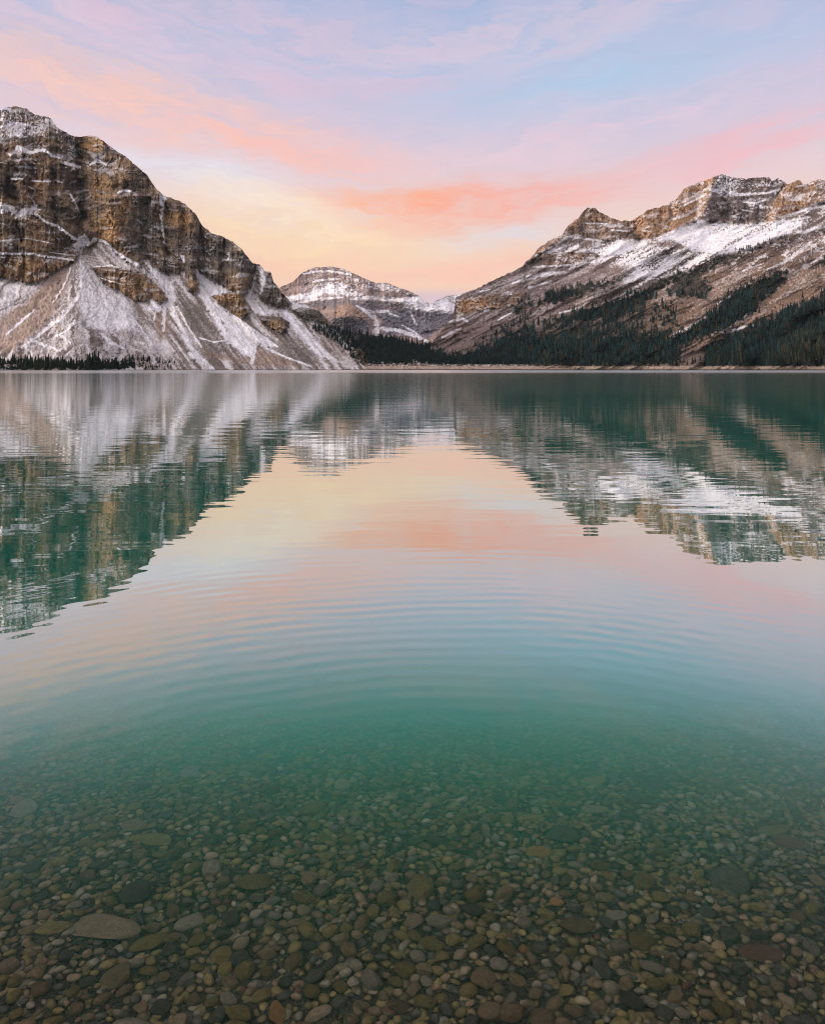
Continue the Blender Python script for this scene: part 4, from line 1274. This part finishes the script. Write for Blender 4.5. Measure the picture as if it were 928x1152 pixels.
vs = N(nt, 'ShaderNodeVolumeScatter'); vs.inputs['Color'].default_value = (.09, .97, .47, 1); vs.inputs['Density'].default_value = .60
va = N(nt, 'ShaderNodeVolumeAbsorption'); va.inputs['Color'].default_value = (0.0, .86, .78, 1); va.inputs['Density'].default_value = .46
asd = N(nt, 'ShaderNodeAddShader'); L(vs.outputs[0], asd.inputs[0]); L(va.outputs[0], asd.inputs[1]); L(asd.outputs[0], out.inputs['Volume'])
wxs = np.array([-5000, -900, -200, -40, 0, 40, 200, 900, 5000.]); wys = np.array([-1.5, 3, 8, 20, 60, 200, 600, 1500, 5000.])
WX, WY = np.meshgrid(wxs, wys)
wat = mesh_obj('lake_water', np.stack([WX, WY, WX * 0], -1).reshape(-1, 3), grid_faces(len(wxs), len(wys)), m)
tag(wat, 'calm teal glacial lake with faint rings and mirrored mountains', kind='structure')

# ------------------------------------------------------------------ sky and sun
SUN_AZ, SUN_EL = -104.0, 13.0        # degrees from straight ahead (clockwise positive), and above the horizon


def lin(r, g, b):
    return tuple((v / 255 / 12.92 if v / 255 <= .04045 else ((v / 255 + .055) / 1.055) ** 2.4) for v in (r, g, b))


w = bpy.data.worlds.new('World'); scene.world = w; w.use_nodes = True
nt = w.node_tree; nt.nodes.clear(); L = nt.links.new
wo = N(nt, 'ShaderNodeOutputWorld'); bg = N(nt, 'ShaderNodeBackground'); L(bg.outputs[0], wo.inputs['Surface'])
tc = N(nt, 'ShaderNodeTexCoord'); sx = N(nt, 'ShaderNodeSeparateXYZ'); L(tc.outputs['Generated'], sx.inputs[0])
X_, Y_, Z_ = (Ex(nt, sx.outputs[k]) for k in 'XYZ')
az = X_._op('ARCTAN2', Y_) * (180 / math.pi)
el_ = Z_._op('ARCSINE') * (180 / math.pi)
sky = N(nt, 'ShaderNodeTexSky', sky_type='NISHITA'); sky.sun_disc = False; sky.sun_elevation = R(SUN_EL); sky.sun_rotation = R(SUN_AZ); sky.altitude = 1900
nish = N(nt, 'ShaderNodeVectorMath', operation='SCALE'); L(sky.outputs[0], nish.inputs[0]); nish.inputs['Scale'].default_value = .09


def mixcol(a, b, fac):
    n = nt.nodes.new('ShaderNodeMix'); n.data_type = 'RGBA'
    ia = [i for i in n.inputs if i.type == 'RGBA']
    for s, v in ((ia[0], a), (ia[1], b)):
        if isinstance(v, tuple): s.default_value = (*v, 1)
        else: L(v, s)
    if isinstance(fac, Ex): L(fac.k, n.inputs[0])
    else: n.inputs[0].default_value = fac
    return [o for o in n.outputs if o.type == 'RGBA'][0]


# high thin veil of cloud that takes the dusk colours, layered over the clear sky
cr = N(nt, 'ShaderNodeValToRGB'); L((el_ * (1 / 60.0)).k, cr.inputs['Fac'])
stops = [(0, (228, 202, 206)), (4, (238, 205, 203)), (7, (252, 212, 186)), (11, (249, 216, 200)), (15, (235, 214, 219)), (19, (214, 205, 226)), (24, (190, 198, 227)), (29, (168, 187, 222)), (42, (182, 174, 190)), (60, (206, 188, 184))]
ce = cr.color_ramp.elements
ce[0].position = 0; ce[0].color = (*lin(*stops[0][1]), 1); ce[1].position = 1; ce[1].color = (*lin(*stops[-1][1]), 1)
for e_, c_ in stops[1:-1]:
    q = ce.new(e_ / 60); q.color = (*lin(*c_), 1)
cur = mixcol(nish.outputs[0], cr.outputs[0], .95)
warp = noise_at(nt, az * .05, el_ * .13, 2.0, 1.0, 3.0, .5)
warp2 = noise_at(nt, az * .16, el_ * .5, 5.0, 1.0, 6.0, .62)
aaz = (az * az + 16.0).sqrt()
v_ = el_ - aaz * .15 + (warp - .5) * 5.0 + (warp2 - .5) * 4.5
streak = noise_at(nt, az * .075, v_ * .55, 9.0, 1.0, 7.0, .64)
fine_ = noise_at(nt, az * .22 + v_ * .10, v_ * 1.1, 33.0, 1.0, 7.0, .66)
wisp = noise_at(nt, az * .05 + v_ * .04, v_ * .30, 21.0, 1.0, 4.0, .55)
blue = lin(176, 204, 232)
cur = mixcol(cur, blue, az.gauss(14, 13) * el_.gauss(22.5, 4.5) * streak.ramp(.35, .6, .35, .85))
for (c_, ac, aw, vc, vw, s_, lo) in [
    ((250, 204, 210), 4, 60, 24.5, 2.4, .38, .1), ((248, 205, 214), -30, 20, 21.0, 2.0, .5, .3),
    ((255, 204, 186), -21, 17, 16.4, 2.5, .9, .45), ((253, 192, 180), -10, 10, 15.7, 1.8, .6, .4), ((246, 205, 214), 14, 14, 16.4, 1.5, .55, .3),
    ((230, 229, 240), -16, 11, 12.6, 1.6, .95, .6), ((255, 222, 178), -7, 13, 9.3, 1.5, .95, .6), ((255, 238, 214), -9, 9, 11.1, 1.3, .85, .5), ((255, 178, 138), 0, 8.5, 12.4, 1.6, .95, .35),
    ((252, 172, 158), 9, 8.5, 12.0, 1.9, .92, .35), ((247, 186, 192), 27, 8, 12.0, 2.2, .75, .2), ((226, 220, 226), 8, 6.5, 9.6, 1.1, .85, .5), ((255, 200, 182), 6, 12, 7.2, 1.0, .8, .5),
    ((255, 205, 176), -14, 8, 7.2, 1.0, .7, .5)]:
    m_ = az.gauss(ac, aw) * v_.gauss(vc, vw) * (streak * .6 + fine_ * .4).ramp(.36, .58, lo * .6, 1.0) * s_
    cur = mixcol(cur, lin(*c_), m_)
cur = mixcol(cur, lin(220, 197, 208), az.gauss(2.0, 9) * el_.ramp(6.9, 6.0) * .8)
cur = mixcol(cur, lin(246, 190, 205), wisp.ramp(.52, .70) * el_.ramp(17, 22) * el_.ramp(40, 30) * .22)
tex = (noise_at(nt, az * .12, v_ * .9, 51.0, 1.0, 8.0, .65) * .5 + fine_ * .5).ramp(.3, .7, .965, 1.035, False)
sc_ = nt.nodes.new('ShaderNodeVectorMath'); sc_.operation = 'SCALE'; L(cur, sc_.inputs[0]); L(tex.k, sc_.inputs['Scale']); cur = sc_.outputs[0]
# broad glow added to the unseen sky behind the camera to brighten the mountains
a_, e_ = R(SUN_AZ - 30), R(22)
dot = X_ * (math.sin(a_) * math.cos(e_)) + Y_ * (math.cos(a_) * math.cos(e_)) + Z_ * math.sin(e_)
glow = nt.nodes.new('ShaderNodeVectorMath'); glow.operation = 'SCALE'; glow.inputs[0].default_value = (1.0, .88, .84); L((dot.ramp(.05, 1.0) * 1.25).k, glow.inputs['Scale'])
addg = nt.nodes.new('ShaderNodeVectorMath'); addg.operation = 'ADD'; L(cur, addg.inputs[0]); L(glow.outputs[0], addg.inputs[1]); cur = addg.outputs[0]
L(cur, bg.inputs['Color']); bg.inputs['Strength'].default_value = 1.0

sd = bpy.data.lights.new('sun', 'SUN'); sun = bpy.data.objects.new('sun', sd); col.objects.link(sun)
sd.energy = 1.5; sd.angle = R(6); sd.color = (1.0, .80, .58)
a_, e_ = R(SUN_AZ), R(SUN_EL)
sdir = Vector((math.sin(a_) * math.cos(e_), math.cos(a_) * math.cos(e_), math.sin(e_)))
sun.rotation_euler = (-sdir).to_track_quat('-Z', 'Y').to_euler()


# ---- thin mountain air round the whole scene
hm, nt, out = new_mat('thin_mountain_air')
pv = N(nt, 'ShaderNodeVolumePrincipled'); pv.inputs['Color'].default_value = (.66, .82, 1.0, 1); pv.inputs['Density'].default_value = 0.9e-5; pv.inputs['Anisotropy'].default_value = 0.2
nt.links.new(pv.outputs[0], out.inputs['Volume'])
hx, hy0, hy1, hz0, hz1 = 5200, -450, 5400, -13.0, 640
HV = [(x, y, z) for z in (hz0, hz1) for y in (hy0, hy1) for x in (-hx, hx)]
hz = mesh_obj('haze', HV, [(0, 2, 3, 1), (4, 5, 7, 6), (0, 1, 5, 4), (2, 6, 7, 3), (0, 4, 6, 2), (1, 3, 7, 5)], hm, smooth=False)
tag(hz, 'thin pale air softening the distant mountains', kind='stuff')


# ------------------------------------------------------------------ camera
cd = bpy.data.cameras.new('camera'); cam = bpy.data.objects.new('camera', cd); col.objects.link(cam)
cam.location = (0, 0, CAMZ); cam.rotation_euler = (R(90), 0, 0)
cd.sensor_fit = 'VERTICAL'; cd.sensor_height = 36.0; cd.lens = 36.0 * F / 1152
cd.shift_y = -(576 - HY) / 1152; cd.clip_start = 0.05; cd.clip_end = 60000
scene.camera = cam

scene.view_settings.view_transform = 'Standard'
scene.view_settings.look = 'None'
scene.view_settings.exposure = 0.0
scene.view_settings.gamma = 1.0
scene.view_settings.use_curve_mapping = False
cy = scene.cycles
cy.max_bounces = 12; cy.diffuse_bounces = 3; cy.glossy_bounces = 4; cy.transmission_bounces = 8; cy.volume_bounces = 4; cy.transparent_max_bounces = 8
cy.use_denoising = True
cy.filter_width = 1.05
cy.sample_clamp_indirect = 6.0
